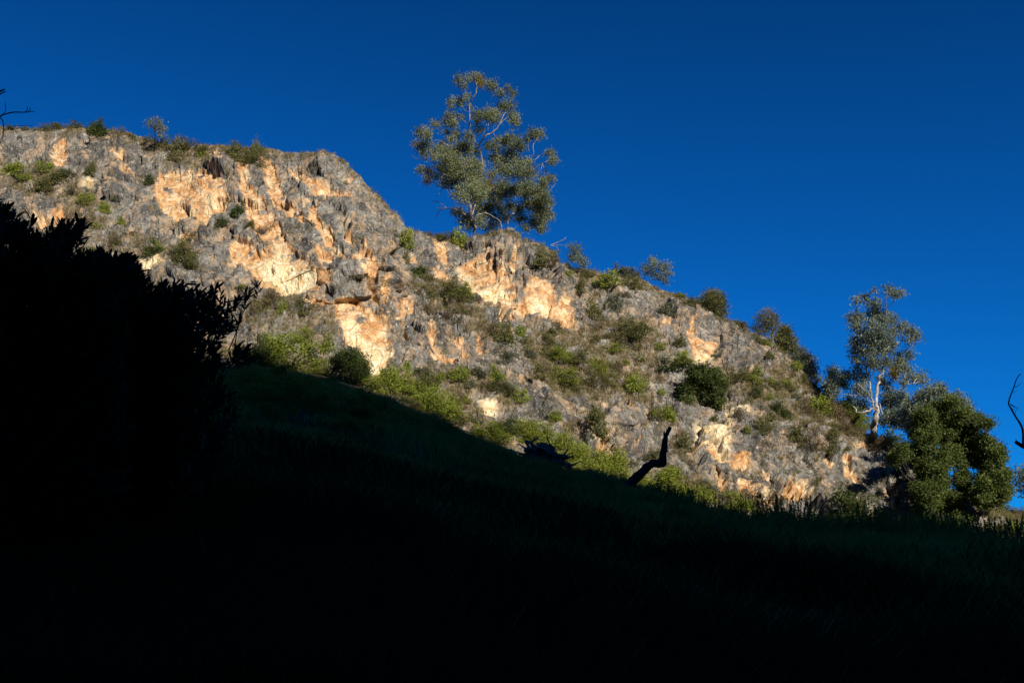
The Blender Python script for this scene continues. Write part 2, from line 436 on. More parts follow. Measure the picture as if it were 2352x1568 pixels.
# ------------------------------------------------------------------ the cliff
def poly(c, *pts):
    f = CROPS[c]
    return [f(x, y) for x, y in pts]
ORANGE = [
    poly('C1', (430, 540), (480, 480), (520, 500), (525, 680), (480, 720), (425, 705), (395, 620)),
    poly('C1', (870, 595), (930, 590), (975, 620), (975, 665), (930, 660)),
    poly('C1', (940, 690), (990, 700), (1000, 745), (950, 735)),
    poly('C1', (1230, 750), (1380, 690), (1440, 720), (1500, 700), (1520, 760), (1500, 850), (1560, 930), (1640, 950), (1620, 1060), (1400, 1075), (1310, 1040), (1240, 1010), (1210, 900)),
    poly('C1', (1545, 720), (1660, 740), (1750, 820), (1780, 930), (1755, 1060), (1680, 1110), (1620, 1190), (1560, 1160), (1530, 1070), (1660, 1060), (1660, 950), (1590, 930), (1510, 860)),
    poly('C1', (1660, 620), (1720, 640), (1745, 740), (1700, 730)),
    poly('C1', (1880, 730), (1930, 690), (1950, 760), (1940, 830), (1990, 890), (2060, 930), (2080, 1000), (2150, 1040), (2150, 1180), (2060, 1165), (1960, 1110), (1920, 1010), (1890, 880)),
    poly('C1', (2050, 660), (2110, 640), (2156, 700), (2156, 860), (2090, 850), (2060, 760)),
    poly('C1', (280, 1090), (400, 1110), (420, 1040), (490, 1030), (510, 1110), (440, 1180), (330, 1170), (270, 1130)),
    poly('C1', (1380, 1230), (1430, 1190), (1540, 1270), (1500, 1290), (1450, 1260), (1400, 1270)),
    poly('C1', (1440, 1330), (1480, 1340), (1475, 1410), (1445, 1400)),
    poly('F', (528, 585), (548, 556), (575, 566), (600, 588), (640, 572), (668, 588), (690, 606), (722, 612), (757, 622), (768, 640), (745, 655), (733, 664), (706, 664), (692, 672), (650, 672), (610, 655), (575, 632), (542, 618)),
    poly('F', (560, 470), (592, 480), (610, 510), (640, 525), (655, 560), (632, 576), (600, 556), (578, 520)),
    poly('F', (655, 375), (685, 378), (705, 400), (742, 420), (800, 430), (815, 448), (780, 446), (720, 436), (690, 415)),
    poly('F', (620, 395), (640, 400), (650, 440), (690, 480), (700, 510), (670, 500), (640, 465), (615, 440)),
    poly('F', (700, 440), (722, 452), (730, 500), (760, 520), (770, 545), (740, 540), (712, 500)),
    poly('C2', (550, 40), (640, 90), (700, 150), (760, 230), (800, 300), (740, 300), (680, 200), (600, 130)),
    poly('C2', (200, 0), (250, 0), (260, 90), (330, 190), (400, 230), (500, 300), (420, 340), (300, 300), (220, 230), (190, 100)),
    poly('C2', (510, 180), (650, 180), (660, 290), (560, 300), (520, 260)),
    poly('C2', (830, 130), (900, 100), (960, 150), (1010, 230), (980, 300), (1005, 400), (960, 480), (910, 440), (860, 330), (800, 300), (720, 240), (800, 230)),
    poly('C2', (730, 0), (790, 10), (800, 90), (750, 80)),
    poly('C2', (1120, 180), (1190, 270), (1180, 320), (1100, 240)),
    poly('C2', (905, 440), (940, 480), (1000, 560), (1080, 690), (1065, 720), (1010, 640), (950, 560)),
    poly('C2', (1010, 450), (1050, 450), (1090, 570), (1060, 600), (1020, 560)),
    poly('C2', (420, 560), (520, 580), (640, 600), (740, 560), (850, 590), (910, 640), (960, 660), (1010, 720), (1070, 770), (1085, 900), (1095, 1080), (1020, 1195), (930, 1195), (905, 1080), (850, 1000), (745, 985), (735, 870), (690, 750), (640, 700), (690, 640), (520, 620), (430, 600)),
    poly('C2', (1440, 80), (1530, 80), (1565, 200), (1540, 310), (1470, 280), (1445, 190)),
    poly('C2', (1440, 340), (1580, 400), (1570, 425), (1440, 410)),
    poly('C4', (60, 330), (110, 290), (130, 200), (220, 150), (310, 150), (340, 230), (440, 255), (485, 330), (490, 470), (560, 500), (620, 470), (650, 370), (700, 370), (760, 420), (820, 440), (830, 560), (870, 590), (890, 480), (930, 500), (965, 620), (970, 700), (1010, 785), (880, 770), (740, 755), (680, 700), (560, 650), (500, 700), (440, 690), (350, 640), (270, 570), (170, 540), (70, 430)),
    poly('C4', (500, 100), (540, 110), (545, 330), (510, 330)),
    poly('C4', (1885, 760), (1905, 740), (1915, 860), (1985, 870), (1995, 940), (2065, 960), (2060, 1040), (1990, 1110), (1930, 1100), (1860, 980), (1850, 920)),
    poly('C4', (1645, 740), (1670, 760), (1720, 820), (1650, 835), (1655, 790)),
    poly('C4', (1330, 1350), (1390, 1300), (1470, 1380), (1400, 1390), (1400, 1500), (1375, 1490), (1375, 1380)),
    poly('C2', (1105, 590), (1150, 600), (1175, 680), (1160, 760), (1120, 750), (1130, 660)),
    poly('C2', (1150, 780), (1190, 820), (1240, 920), (1200, 890)),
    poly('C2', (1420, 820), (1450, 900), (1450, 980), (1495, 1045), (1440, 1030), (1415, 950)),
    poly('C2', (1420, 1060), (1600, 1055), (1610, 1150), (1540, 1145), (1440, 1120)),
    poly('C2', (1590, 960), (1700, 990), (1660, 1110), (1600, 1060)),
    poly('C2', (1180, 640), (1270, 700), (1270, 800), (1200, 760)),
    poly('C2', (1780, 900), (1830, 920), (1870, 1010), (1790, 1000)),
    poly('C8', (950, 440), (1000, 450), (1090, 510), (1090, 560), (980, 525)),
    poly('C8', (760, 240), (830, 280), (870, 340), (960, 400), (980, 440), (900, 420), (800, 350)),
    poly('C8', (1600, 310), (1700, 360), (1760, 420), (1820, 480), (1990, 470), (2000, 560), (1900, 580), (1830, 540), (1720, 470), (1620, 370)),
    poly('C8', (1700, 540), (1765, 560), (1790, 640), (1870, 690), (1960, 660), (2080, 700), (2230, 780), (2080, 790), (1900, 720), (1780, 680)),
    poly('C8', (2100, 560), (2160, 600), (2150, 680), (2110, 640)),
    poly('C8', (2290, 640), (2352, 640), (2352, 760), (2290, 740)),
    poly('C7', (0, 860), (100, 900), (60, 950), (0, 930)),
    poly('C7', (130, 790), (210, 800), (320, 870), (200, 920), (120, 900)),
    poly('C7', (395, 660), (435, 670), (450, 740), (410, 730)),
    poly('C7', (545, 640), (585, 640), (600, 760), (690, 860), (600, 830), (540, 780)),
    poly('C7', (510, 500), (600, 540), (780, 530), (760, 610), (620, 600), (540, 540)),
    poly('C7', (180, 1040), (400, 1040), (490, 1080), (430, 1110), (210, 1110)),
    poly('C7', (850, 940), (1000, 1080), (1110, 1100), (1110, 1220), (860, 1210), (830, 1120), (900, 1080)),
    poly('C7', (1430, 960), (1520, 960), (1480, 1050), (1560, 1150), (1500, 1150), (1440, 1050)),
    poly('C5', (500, 650), (540, 560), (550, 640)),
    poly('C5', (800, 640), (830, 650), (860, 710), (830, 690)),
]
CREAM = [
    poly('F', (600, 600), (640, 590), (665, 600), (690, 610), (725, 625), (722, 650), (690, 662), (650, 664), (615, 650), (598, 628)),
    poly('C2', (220, 210), (300, 280), (420, 310), (380, 360), (260, 340), (180, 390), (150, 280)),
    poly('C2', (700, 740), (790, 730), (850, 780), (860, 900), (960, 960), (1060, 1010), (1070, 1100), (1010, 1180), (935, 1180), (900, 1060), (860, 980), (760, 960), (745, 850)),
    poly('C4', (65, 340), (150, 330), (190, 420), (240, 470), (400, 440), (500, 560), (420, 610), (300, 560), (190, 530), (90, 450)),
    poly('C4', (640, 550), (710, 530), (810, 600), (780, 650), (660, 640)),
    poly('C4', (1920, 1020), (2050, 1040), (1990, 1100), (1930, 1095)),
    poly('C8', (1830, 130), (1900, 90), (1980, 100), (2005, 210), (1970, 210), (1930, 160), (1860, 205), (1825, 180)),
    poly('C8', (1620, 230), (1720, 210), (1840, 240), (1835, 470), (1790, 450), (1700, 320), (1610, 310)),
    poly('C7', (765, 700), (825, 640), (865, 820), (790, 770)),
    poly('C7', (860, 1090), (980, 1100), (1000, 1200), (850, 1200)),
    poly('C2', (1610, 320), (1720, 330), (1760, 500), (1700, 480)),
    poly('C1', (1600, 980), (1650, 960), (1650, 1060), (1610, 1070)),
    poly('C1', (1700, 1030), (1755, 1030), (1740, 1110), (1650, 1110)),
    poly('C8', (980, 450), (1060, 500), (1070, 540), (990, 520)),
    poly('C8', (20, 90), (160, 100), (160, 200), (60, 190)),
    poly('F', (320, 600), (370, 598), (388, 625), (350, 640), (325, 625)),
    poly('C1', (660, 840), (740, 820), (720, 900), (660, 880)),
]
VEG = [   # (polygon, strength): earth and dry scrub on the ledges
    (poly('C1', (0, 650), (260, 660), (420, 720), (620, 780), (780, 1000), (850, 1180), (700, 1250), (560, 1120), (420, 1000), (200, 980), (0, 940)), .75),
    (poly('C1', (560, 1280), (1000, 1200), (1300, 1300), (1540, 1380), (1540, 1568), (1150, 1568), (900, 1430), (700, 1420)), .6),
    (poly('F', (0, 285), (180, 285), (300, 318), (480, 340), (600, 345), (600, 390), (480, 380), (380, 370), (300, 340), (160, 305), (0, 312)), .8),
    (poly('C2', (0, 520), (300, 500), (540, 620), (640, 720), (700, 900), (600, 1000), (350, 880), (0, 800)), .5),
    (poly('C2', (1230, 330), (1500, 420), (1760, 640), (2000, 900), (1900, 960), (1600, 800), (1400, 720), (1240, 500)), .75),
    (poly('C4', (640, 780), (1000, 800), (1300, 740), (1560, 800), (1700, 960), (1600, 1100), (1560, 1330), (1250, 1330), (900, 1330), (740, 1230), (560, 1010)), .8),
    (poly('C2', (1350, 1160), (1700, 1200), (2000, 1280), (2156, 1400), (2000, 1420), (1760, 1330), (1700, 1450), (1500, 1380)), .8),
    (poly('C4', (900, 330), (1200, 400), (1500, 470), (1800, 560), (2000, 640), (1800, 680), (1500, 560), (1050, 520)), .6),
    (poly('C5', (700, 930), (1050, 980), (1300, 930), (1560, 1130), (1900, 1300), (1960, 1500), (1600, 1480), (1300, 1400), (1000, 1180), (760, 1060)), .75),
    (poly('C7', (0, 0), (330, 100), (700, 330), (960, 420), (1100, 560), (900, 640), (650, 470), (350, 560), (100, 400), (0, 300)), .65),
    (poly('C7', (1560, 1000), (1960, 1020), (2300, 1000), (2300, 1330), (1700, 1330), (1560, 1150)), .7),
    (poly('C8', (1390, 560), (1560, 600), (1750, 680), (1900, 760), (1760, 790), (1500, 720)), .9),
    (poly('C8', (250, 200), (560, 200), (860, 260), (700, 330), (400, 300)), .5),
    (poly('C8', (1230, 0), (1380, 60), (1500, 220), (1600, 400), (1560, 520), (1440, 380), (1300, 160)), .5),
    (poly('B2', (560, 130), (760, 180), (900, 260), (1250, 300), (1600, 420), (1800, 560), (2000, 680), (1700, 650), (1300, 480), (900, 400), (500, 260)), .95),
]
POCKET = [('C2', 1060, 612, 34, 26, 1.5), ('C2', 1050, 412, 38, 20, 1.4), ('C2', 1150, 215, 50, 22, 1.6), ('C2', 1042, 228, 18, 34, 1.2),
          ('C2', 1640, 885, 34, 22, 1.3), ('C2', 1445, 1045, 55, 8, 1.0), ('C2', 655, 675, 34, 12, 1.3), ('C2', 738, 930, 12, 60, 1.0),
          ('C2', 1170, 370, 18, 18, 1.0), ('C2', 960, 470, 26, 14, .9), ('C4', 1660, 820, 30, 12, 1.0), ('C2', 170, 340, 14, 40, .7),
          ('C5', 890, 720, 34, 8, .9), ('C8', 2180, 690, 60, 12, 1.0), ('C1', 1100, 640, 16, 26, 1.0), ('C1', 500, 1120, 22, 50, .6),
          ('C4', 490, 290, 9, 60, 1.0), ('C8', 1830, 690, 60, 14, 1.4), ('C7', 40, 850, 60, 12, 1.0), ('C2', 1270, 690, 26, 7, .9), ('C1', 1830, 1270, 22, 26, 1.2),
          ('C1', 1610, 860, 44, 26, .5), ('C7', 720, 505, 40, 16, 1.2)]
CRACKS = [poly('C8', (1600, 318), (1650, 335), (1700, 345), (1740, 385), (1770, 420), (1825, 475)),
          poly('C2', (905, 430), (960, 520), (1020, 610), (1080, 690), (1150, 800), (1240, 930)),
          poly('C8', (1760, 545), (1775, 620), (1820, 670), (1880, 690)), poly('C8', (2150, 600), (2170, 680), (2280, 735)),
          poly('F', (922, 520), (925, 560), (926, 620), (932, 660)),
          poly('C7', (820, 830), (900, 900), (980, 1000)), poly('C2', (610, 20), (720, 130), (800, 280)),
          poly('C4', (330, 200), (350, 330)), poly('C2', (1240, 330), (1400, 470), (1600, 760))]

pxs = np.concatenate([np.arange(-700, -12, 12.0), np.arange(-12, 2420, 2.15), np.arange(2420, 3200, 14.0)])
ROWS = 330
svis = np.concatenate([np.linspace(-.22, 0, 26)[:-1], np.linspace(0, 1, ROWS)])
PX, S = np.meshgrid(pxs, svis)
ry = ridge_y(PX[0]) + 0.0
ry = ry + 2.5 * perlin(np.stack([pxs / 23, 0 * pxs, 0 * pxs], -1)) + 1.6 * perlin(np.stack([pxs / 7, 0 * pxs + 4, 0 * pxs], -1))
fy = foot_y(pxs)
PY = fy[None] + (ry - fy)[None] * S
# ledges: the wall alternates between steep faces and slanting terraces that follow the bedding
Q = np.stack([PX / 260 , PY / 90 + PX / 420, 0 * PX], -1).reshape(-1, 3)
led = (perlin(Q) * .6 + perlin(Q * 2.3 + 9) * .3).reshape(PX.shape)
g = S + .10 * led * np.clip(S * 6, 0, 1) * np.clip((1 - S) * 6, 0, 1)
g = np.where(S > 0, g, S)
g = g * .8 + .2 * np.clip(g, 0, 1) ** 3
YY = YF(PX) + (YT(PX) - YF(PX)) * g
# buttress on the left that stands proud of the recessed wall beside it
fade = np.clip((700 - PY) / 80, 0, 1)
YY += fade * (1.9 * np.tanh((PX - 924) / 5) - 1.9) * np.clip((PX - 600) / 250, 0, 1) * np.where(PX > 924, np.clip((1500 - PX) / 300, 0, 1), 1) * .8
BASE = at(PX, PY, YY)
nr, nc = PX.shape
def grid_normals(V):
    du = np.gradient(V, axis=1); dv = np.gradient(V, axis=0)
    n = np.cross(du, dv); n /= np.linalg.norm(n, axis=2, keepdims=True) + 1e-9
    return n
NRM = grid_normals(BASE)
if NRM[nr // 2, nc // 2, 1] > 0: NRM = -NRM
P = BASE.reshape(-1, 3)
x, y = PX.ravel(), PY.ravel()
wob = np.stack([x / 16, y / 16, 0 * x], -1)
wx = x + 5.5 * perlin(wob) + 3.0 * perlin(wob * 3 + 3); wy = y + 6.5 * perlin(wob + 50) + 3.5 * perlin(wob * 3 + 80)
def paint(polys, soft):
    m = np.full(x.shape, -1e9)
    for p in polys:
        pp = np.array(p); lo = pp.min(0) - 25; hi = pp.max(0) + 25
        sel = np.nonzero((x > lo[0]) & (x < hi[0]) & (y > lo[1]) & (y < hi[1]))[0]
        d = inpoly(wx[sel], wy[sel], p)
        m[sel] = np.maximum(m[sel], d)
    return m
dO = paint(ORANGE, 3); dC = paint(CREAM, 3)
spk = perlin(np.stack([x / 7, y / 7, 0 * x + 3], -1)) + .6 * perlin(np.stack([x / 3, y / 3, 0 * x + 9], -1))
blot = fbm(np.stack([x / 34 + y / 80, y / 26, 0 * x + 30], -1), 4)
mO = np.clip((dO + 1.2 + 3.6 * spk) / 5 + .55, 0, 1) * np.clip(1.25 - 1.9 * np.clip(blot - .34, 0, 1) / .3, 0, 1)
mO = np.maximum(mO, .75 * np.clip((fbm(np.stack([x / 22 + 90, y / 30, 0 * x], -1), 5) - .62) / .35, 0, 1))
mC = np.clip((dC - .5 + 5.0 * spk) / 13 + .5, 0, 1)
mC = np.maximum(mC, mO * np.clip((fbm(np.stack([x / 30 + 7, y / 30, 0 * x], -1), 4) - .38) / .25, 0, 1) * .8)
vn = fbm(np.stack([x / 30, y / 18 + x / 60, 0 * x + 60], -1), 5) - .10
mV = np.clip((vn - .48) / .2, 0, .85)
for p, s in VEG:
    pp = np.array(p); lo = pp.min(0) - 30; hi = pp.max(0) + 30
    sel = np.nonzero((x > lo[0]) & (x < hi[0]) & (y > lo[1]) & (y < hi[1]))[0]
    d = inpoly(wx[sel], wy[sel], p)
    mV[sel] = np.maximum(mV[sel], np.clip(d / 12 + .5, 0, 1) * np.clip((vn[sel] + .15 + s * .45) / .35, 0, 1) * s)
topness = np.clip((S.ravel() - .955) / .045, 0, 1)
mV = np.maximum(mV, topness * np.clip((vn + .45) / .4, 0, 1) * .8)
low = np.clip((.10 - S.ravel()) / .08, 0, 1)
mV = np.maximum(mV, low * np.clip((vn + .5) / .5, 0, 1))
mV *= 1 - np.clip(np.maximum(mO, mC), 0, 1)
# displacement: tilted fractured blocks at falling sizes
ca, sa = math.cos(R(32)), math.sin(R(32))
def frame(P, sx, sy, sz):
    u = P[:, 0] * ca - P[:, 2] * sa; w = P[:, 0] * sa + P[:, 2] * ca
    q = np.stack([u / sx, P[:, 1] / sy, w / sz], -1)
    return q
wr = .35 * np.stack([perlin(P / 3.0), perlin(P / 3.0 + 31), perlin(P / 3.0 + 67)], -1)
edge = np.clip((1.02 - S.ravel()) / .06, .25, 1)
D = 1.3 * perlin(P / 15.0) + .7 * perlin(P / 6.0 + 7)
f1, r1, e1 = facet(frame(P, 5.4, 5, 6.6) + wr * .6, 1.15)
f2, r2, e2 = facet(frame(P, 2.1, 2.1, 2.5) + wr + 11, 1.3)
f3, r3, e3 = facet(frame(P, .75, .8, 1.15) + wr * 1.6 + 23, 1.6)
smoothv = 1 - .65 * mV
insc = 1 - .55 * np.clip(dO / 6 + .5, 0, 1)
D += (.62 * f1 + .27 * f2 * insc) * smoothv * edge + (.10 * f3 * insc + .03 * fbm(P / .55, 2)) * (1 - .35 * mV)
D -= .16 * np.clip(1 - e1 / .08, 0, 1) * smoothv + .07 * np.clip(1 - e2 / .08, 0, 1) * smoothv
D -= .38 * np.clip(dO / 6 + .3, 0, 1) * (dO > -50)
for c, cx, cy, rx, ryy, dep in POCKET:
    X0, Y0 = CROPS[c](cx, cy); s = SC[c]
    q = ((wx - X0) / (rx * s)) ** 2 + ((wy - Y0) / (ryy * s)) ** 2
    D -= dep * np.exp(-q ** 2)
for p in CRACKS:
    m = np.full(x.shape, 1e9)
    for (x0, y0), (x1, y1) in zip(p[:-1], p[1:]):
        ex, ey = x1 - x0, y1 - y0
        t = np.clip(((wx - x0) * ex + (wy - y0) * ey) / (ex * ex + ey * ey), 0, 1)
        m = np.minimum(m, np.hypot(wx - x0 - t * ex, wy - y0 - t * ey))
    D -= 1.0 * np.exp(-(m / 3.2) ** 2)
V = P + NRM.reshape(-1, 3) * D[:, None]
V = V.reshape(nr, nc, 3)
# the hill behind the brink, falling gently away
extra = np.array([.5, 1.2, 2.5, 5, 10, 20, 40, 80, 160])
top = V[-1]; ex = []
for d in extra:
    q = top.copy(); k = (q[:, 1] + d) / q[:, 1]
    q[:, 0] *= k; q[:, 1] += d; q[:, 2] -= .12 * d + .0018 * d * d + .1
    q[:, 2] += .3 * perlin(q / 4.0)* min(d / 5, 1) - .3 * min(d / 5, 1)
    ex.append(q)
Vall = np.concatenate([V, np.array(ex)], 0)
nrr = Vall.shape[0]
mask = np.stack([mO, mC, mV], -1).reshape(nr, nc, 3)
mask = np.concatenate([mask, np.tile(np.array([0, 0, .9]), (len(extra), nc, 1))], 0)
cliff = mesh_obj('cliff', Vall.reshape(-1, 3), grid_faces(nrr, nc), M['cliff'], attrs={'mask': mask.reshape(-1, 3)})
tag(cliff, 'sunlit grey limestone cliff with orange scars', kind='structure')
CLV = V

# ------------------------------------------------------------------ the valley side behind the camera, whose ridge shades the slope
hu = np.array([math.sin(SUN_AZ), math.cos(SUN_AZ)]); qv = np.array([-hu[1], hu[0]])
DR = 175.0
bp = np.array([(0, 865, 97), (560, 792, 94), (690, 836, 93), (800, 874, 91), (930, 922, 88), (1000, 968, 86), (1100, 1006, 86), (1200, 1044, 85),
               (1300, 1082, 85), (1430, 1126, 85), (1700, 1180, 85), (2100, 1218, 86), (2352, 1243, 88)], float)
bP = at(bp[:, 0], bp[:, 1], bp[:, 2])
bw = bP[:, :2] @ qv; bu = bP[:, :2] @ hu
bh = bP[:, 2] - np.interp(bp[:, 0], [700, 1000, 1300, 1500], [.4, .2, .8, 1.6]) + (DR - bu) * math.tan(SUN_EL)
o_ = np.argsort(bw); bw, bh = bw[o_], bh[o_]
HW = np.concatenate([[-400, -150, bw[0] - 30], bw, [bw[-1] + 60, bw[-1] + 300]])
HH = np.concatenate([[150, 165, bh[0] + 4], bh, [bh[-1] - 12, bh[-1] - 40]])
ws = np.concatenate([np.arange(-400, 0, 10), np.arange(0, 120, .8), np.arange(120, 420, 10)])
us = np.concatenate([np.linspace(30, DR - 6, 40), np.linspace(DR - 5, DR + 5, 11), np.linspace(DR + 8, 520, 30)])
WW, UU = np.meshgrid(ws, us)
Hc = np.interp(WW, HW, HH) + .9 * perlin(np.stack([WW.ravel() / 3, 0 * WW.ravel(), 0 * WW.ravel()], -1)).reshape(WW.shape) - .5
prof = np.where(UU < DR, np.clip((UU - 30) / (DR - 30), 0, 1) ** 1.1, np.clip(1 - (UU - DR) / 900, .4, 1))
hz = -3 + (Hc + 3) * prof
hxy = UU[..., None] * hu + WW[..., None] * qv
hp = np.concatenate([hxy, hz[..., None]], -1)
nz = perlin(hp.reshape(-1, 3) / 20).reshape(hz.shape) * 3 * np.clip(np.abs(UU - DR) / 30, 0, 1)
hp[..., 2] += nz * (UU > 45)
hill = mesh_obj('hills', hp.reshape(-1, 3), grid_faces(*hz.shape), M['hill'], smooth=True)
tag(hill, 'valley side behind the camera', kind='structure')

# ---- quick look-ups of surface points
from mathutils.bvhtree import BVHTree
_cb = BVHTree.FromPolygons([tuple(v) for v in V[::2, ::2].reshape(-1, 3)], [tuple(int(i) for i in f) for f in grid_faces(V[::2, ::2].shape[0], V[::2, ::2].shape[1])])
def ground_hit(px, py):
    d = at(px, py, 1.0) - np.array([0, 0, EYE])
    Ys = np.concatenate([np.arange(4, 40, .2), np.arange(40, 100, .25)])
    pts = d[None] * Ys[:, None] + np.array([0, 0, EYE])
    g_ = ground_z(pts[:, 0], pts[:, 1])
    k = np.nonzero(pts[:, 2] < g_)[0]
    if len(k) == 0: return None
    return Vector(pts[k[0]])
def hit(px, py, where='cliff'):
    """the surface point seen at a pixel"""
    d = Vector(at(px, py, 1.0)) - Vector((0, 0, EYE))
    if where == 'ground':
        p = ground_hit(px, py)
        if p is not None: return p
    for k in range(12):
        h = _cb.ray_cast(Vector((0, 0, EYE)), (d).normalized())
        if h[0] is not None:
            g_ = ground_hit(px, py)
            if where == 'any' and g_ is not None and g_.y < h[0].y: return g_
            return h[0]
        py += 2.0
        d = Vector(at(px, py, 1.0)) - Vector((0, 0, EYE))
    return Vector(at(px, py, float(YT(px))))

# ------------------------------------------------------------------ foliage and branches
def leaves_mesh(C, L, Wd, up=0.0, droop=0.0, nrm=None, r=None, fold=False):
    """rhombic leaf blades at centres C (n,3), length L, width Wd"""
    n = len(C); r = r or rng
    d = r.normal(size=(n, 3)); d[:, 2] += up - droop
    if nrm is not None: d += nrm
    d /= np.linalg.norm(d, axis=1, keepdims=True) + 1e-9
    s = np.cross(d, r.normal(size=(n, 3))); s /= np.linalg.norm(s, axis=1, keepdims=True) + 1e-9
    k = r.uniform(.65, 1.35, (n, 1))
    a = C - d * L * .5 * k; b = C + d * L * .5 * k
    u = C + s * Wd * .5 * k; v = C - s * Wd * .5 * k
    V = np.stack([a, u, b, v], 1).reshape(-1, 3)
    Fc = np.arange(4 * n).reshape(n, 4)
    return V, Fc

def leaf_obj(name, C, L, Wd, mat, parent=None, tone=None, **kw):
    V, Fc = leaves_mesh(C, L, Wd, **kw)
    n = len(C)
    if tone is None: tone = np.zeros(n)
    t = np.clip(.5 + tone + rng.normal(size=n) * .16, 0, 1)
    return mesh_obj(name, V, Fc, mat, parent, attrs={'tone': np.repeat(t, 4)})

class Tubes:
    def __init__(s): s.V = []; s.F = []; s.n = 0
    def add(s, pts, rad, sides=6, rough=0.0, cap=True):
        pts = np.asarray(pts, float); m = len(pts)
        rad = np.broadcast_to(np.asarray(rad, float), (m,))
        t = np.gradient(pts, axis=0); t /= np.linalg.norm(t, axis=1, keepdims=True) + 1e-9
        ref = np.array([.31, .87, .2]); 
        a = np.cross(t, ref); a /= np.linalg.norm(a, axis=1, keepdims=True) + 1e-9
        b = np.cross(t, a)
        an = np.arange(sides) / sides * 2 * math.pi
        ring = pts[:, None] + rad[:, None, None] * (np.cos(an)[None, :, None] * a[:, None] + np.sin(an)[None, :, None] * b[:, None])
        if rough:
            q = ring.reshape(-1, 3); k = perlin(q / (rad.max() * 1.3)) * rough
            ring = pts[:, None] + (ring - pts[:, None]) * (1 + k.reshape(m, sides, 1))
        s.V.append(ring.reshape(-1, 3))
        i = np.arange(m - 1)[:, None] * sides + np.arange(sides)[None]
        j = np.arange(m - 1)[:, None] * sides + (np.arange(sides)[None] + 1) % sides
        s.F.append(np.stack([i, j, j + sides, i + sides], -1).reshape(-1, 4) + s.n)
        if cap and sides % 2 == 0:
            for e, base in ((0, 0), (1, (m - 1) * sides)):
                for k in range(1, sides // 2):
                    s.F.append(np.array([[base + k - 1, base + k, base + sides - 1 - k, base + sides - k]]) + s.n if k > 0 else None)
        s.n += m * sides
    def build(s, name, mat, parent=None):
        return mesh_obj(name, np.concatenate(s.V), np.concatenate(s.F), mat, parent, smooth=True)

def smooth_path(pts, n=4):
    pts = np.asarray(pts, float)
    if len(pts) < 3: return np.stack([np.linspace(pts[0, k], pts[-1, k], n + 1) for k in range(pts.shape[1])], -1)
    out = []
    P_ = np.concatenate([[2 * pts[0] - pts[1]], pts, [2 * pts[-1] - pts[-2]]])
    for i in range(1, len(P_) - 2):
        for t in np.arange(n) / n:
            a, b, c, d = P_[i - 1], P_[i], P_[i + 1], P_[i + 2]
            out.append(.5 * (2 * b + (c - a) * t + (2 * a - 5 * b + 4 * c - d) * t * t + (3 * b - a - 3 * c + d) * t ** 3))
    out.append(pts[-1])
    return np.array(out)

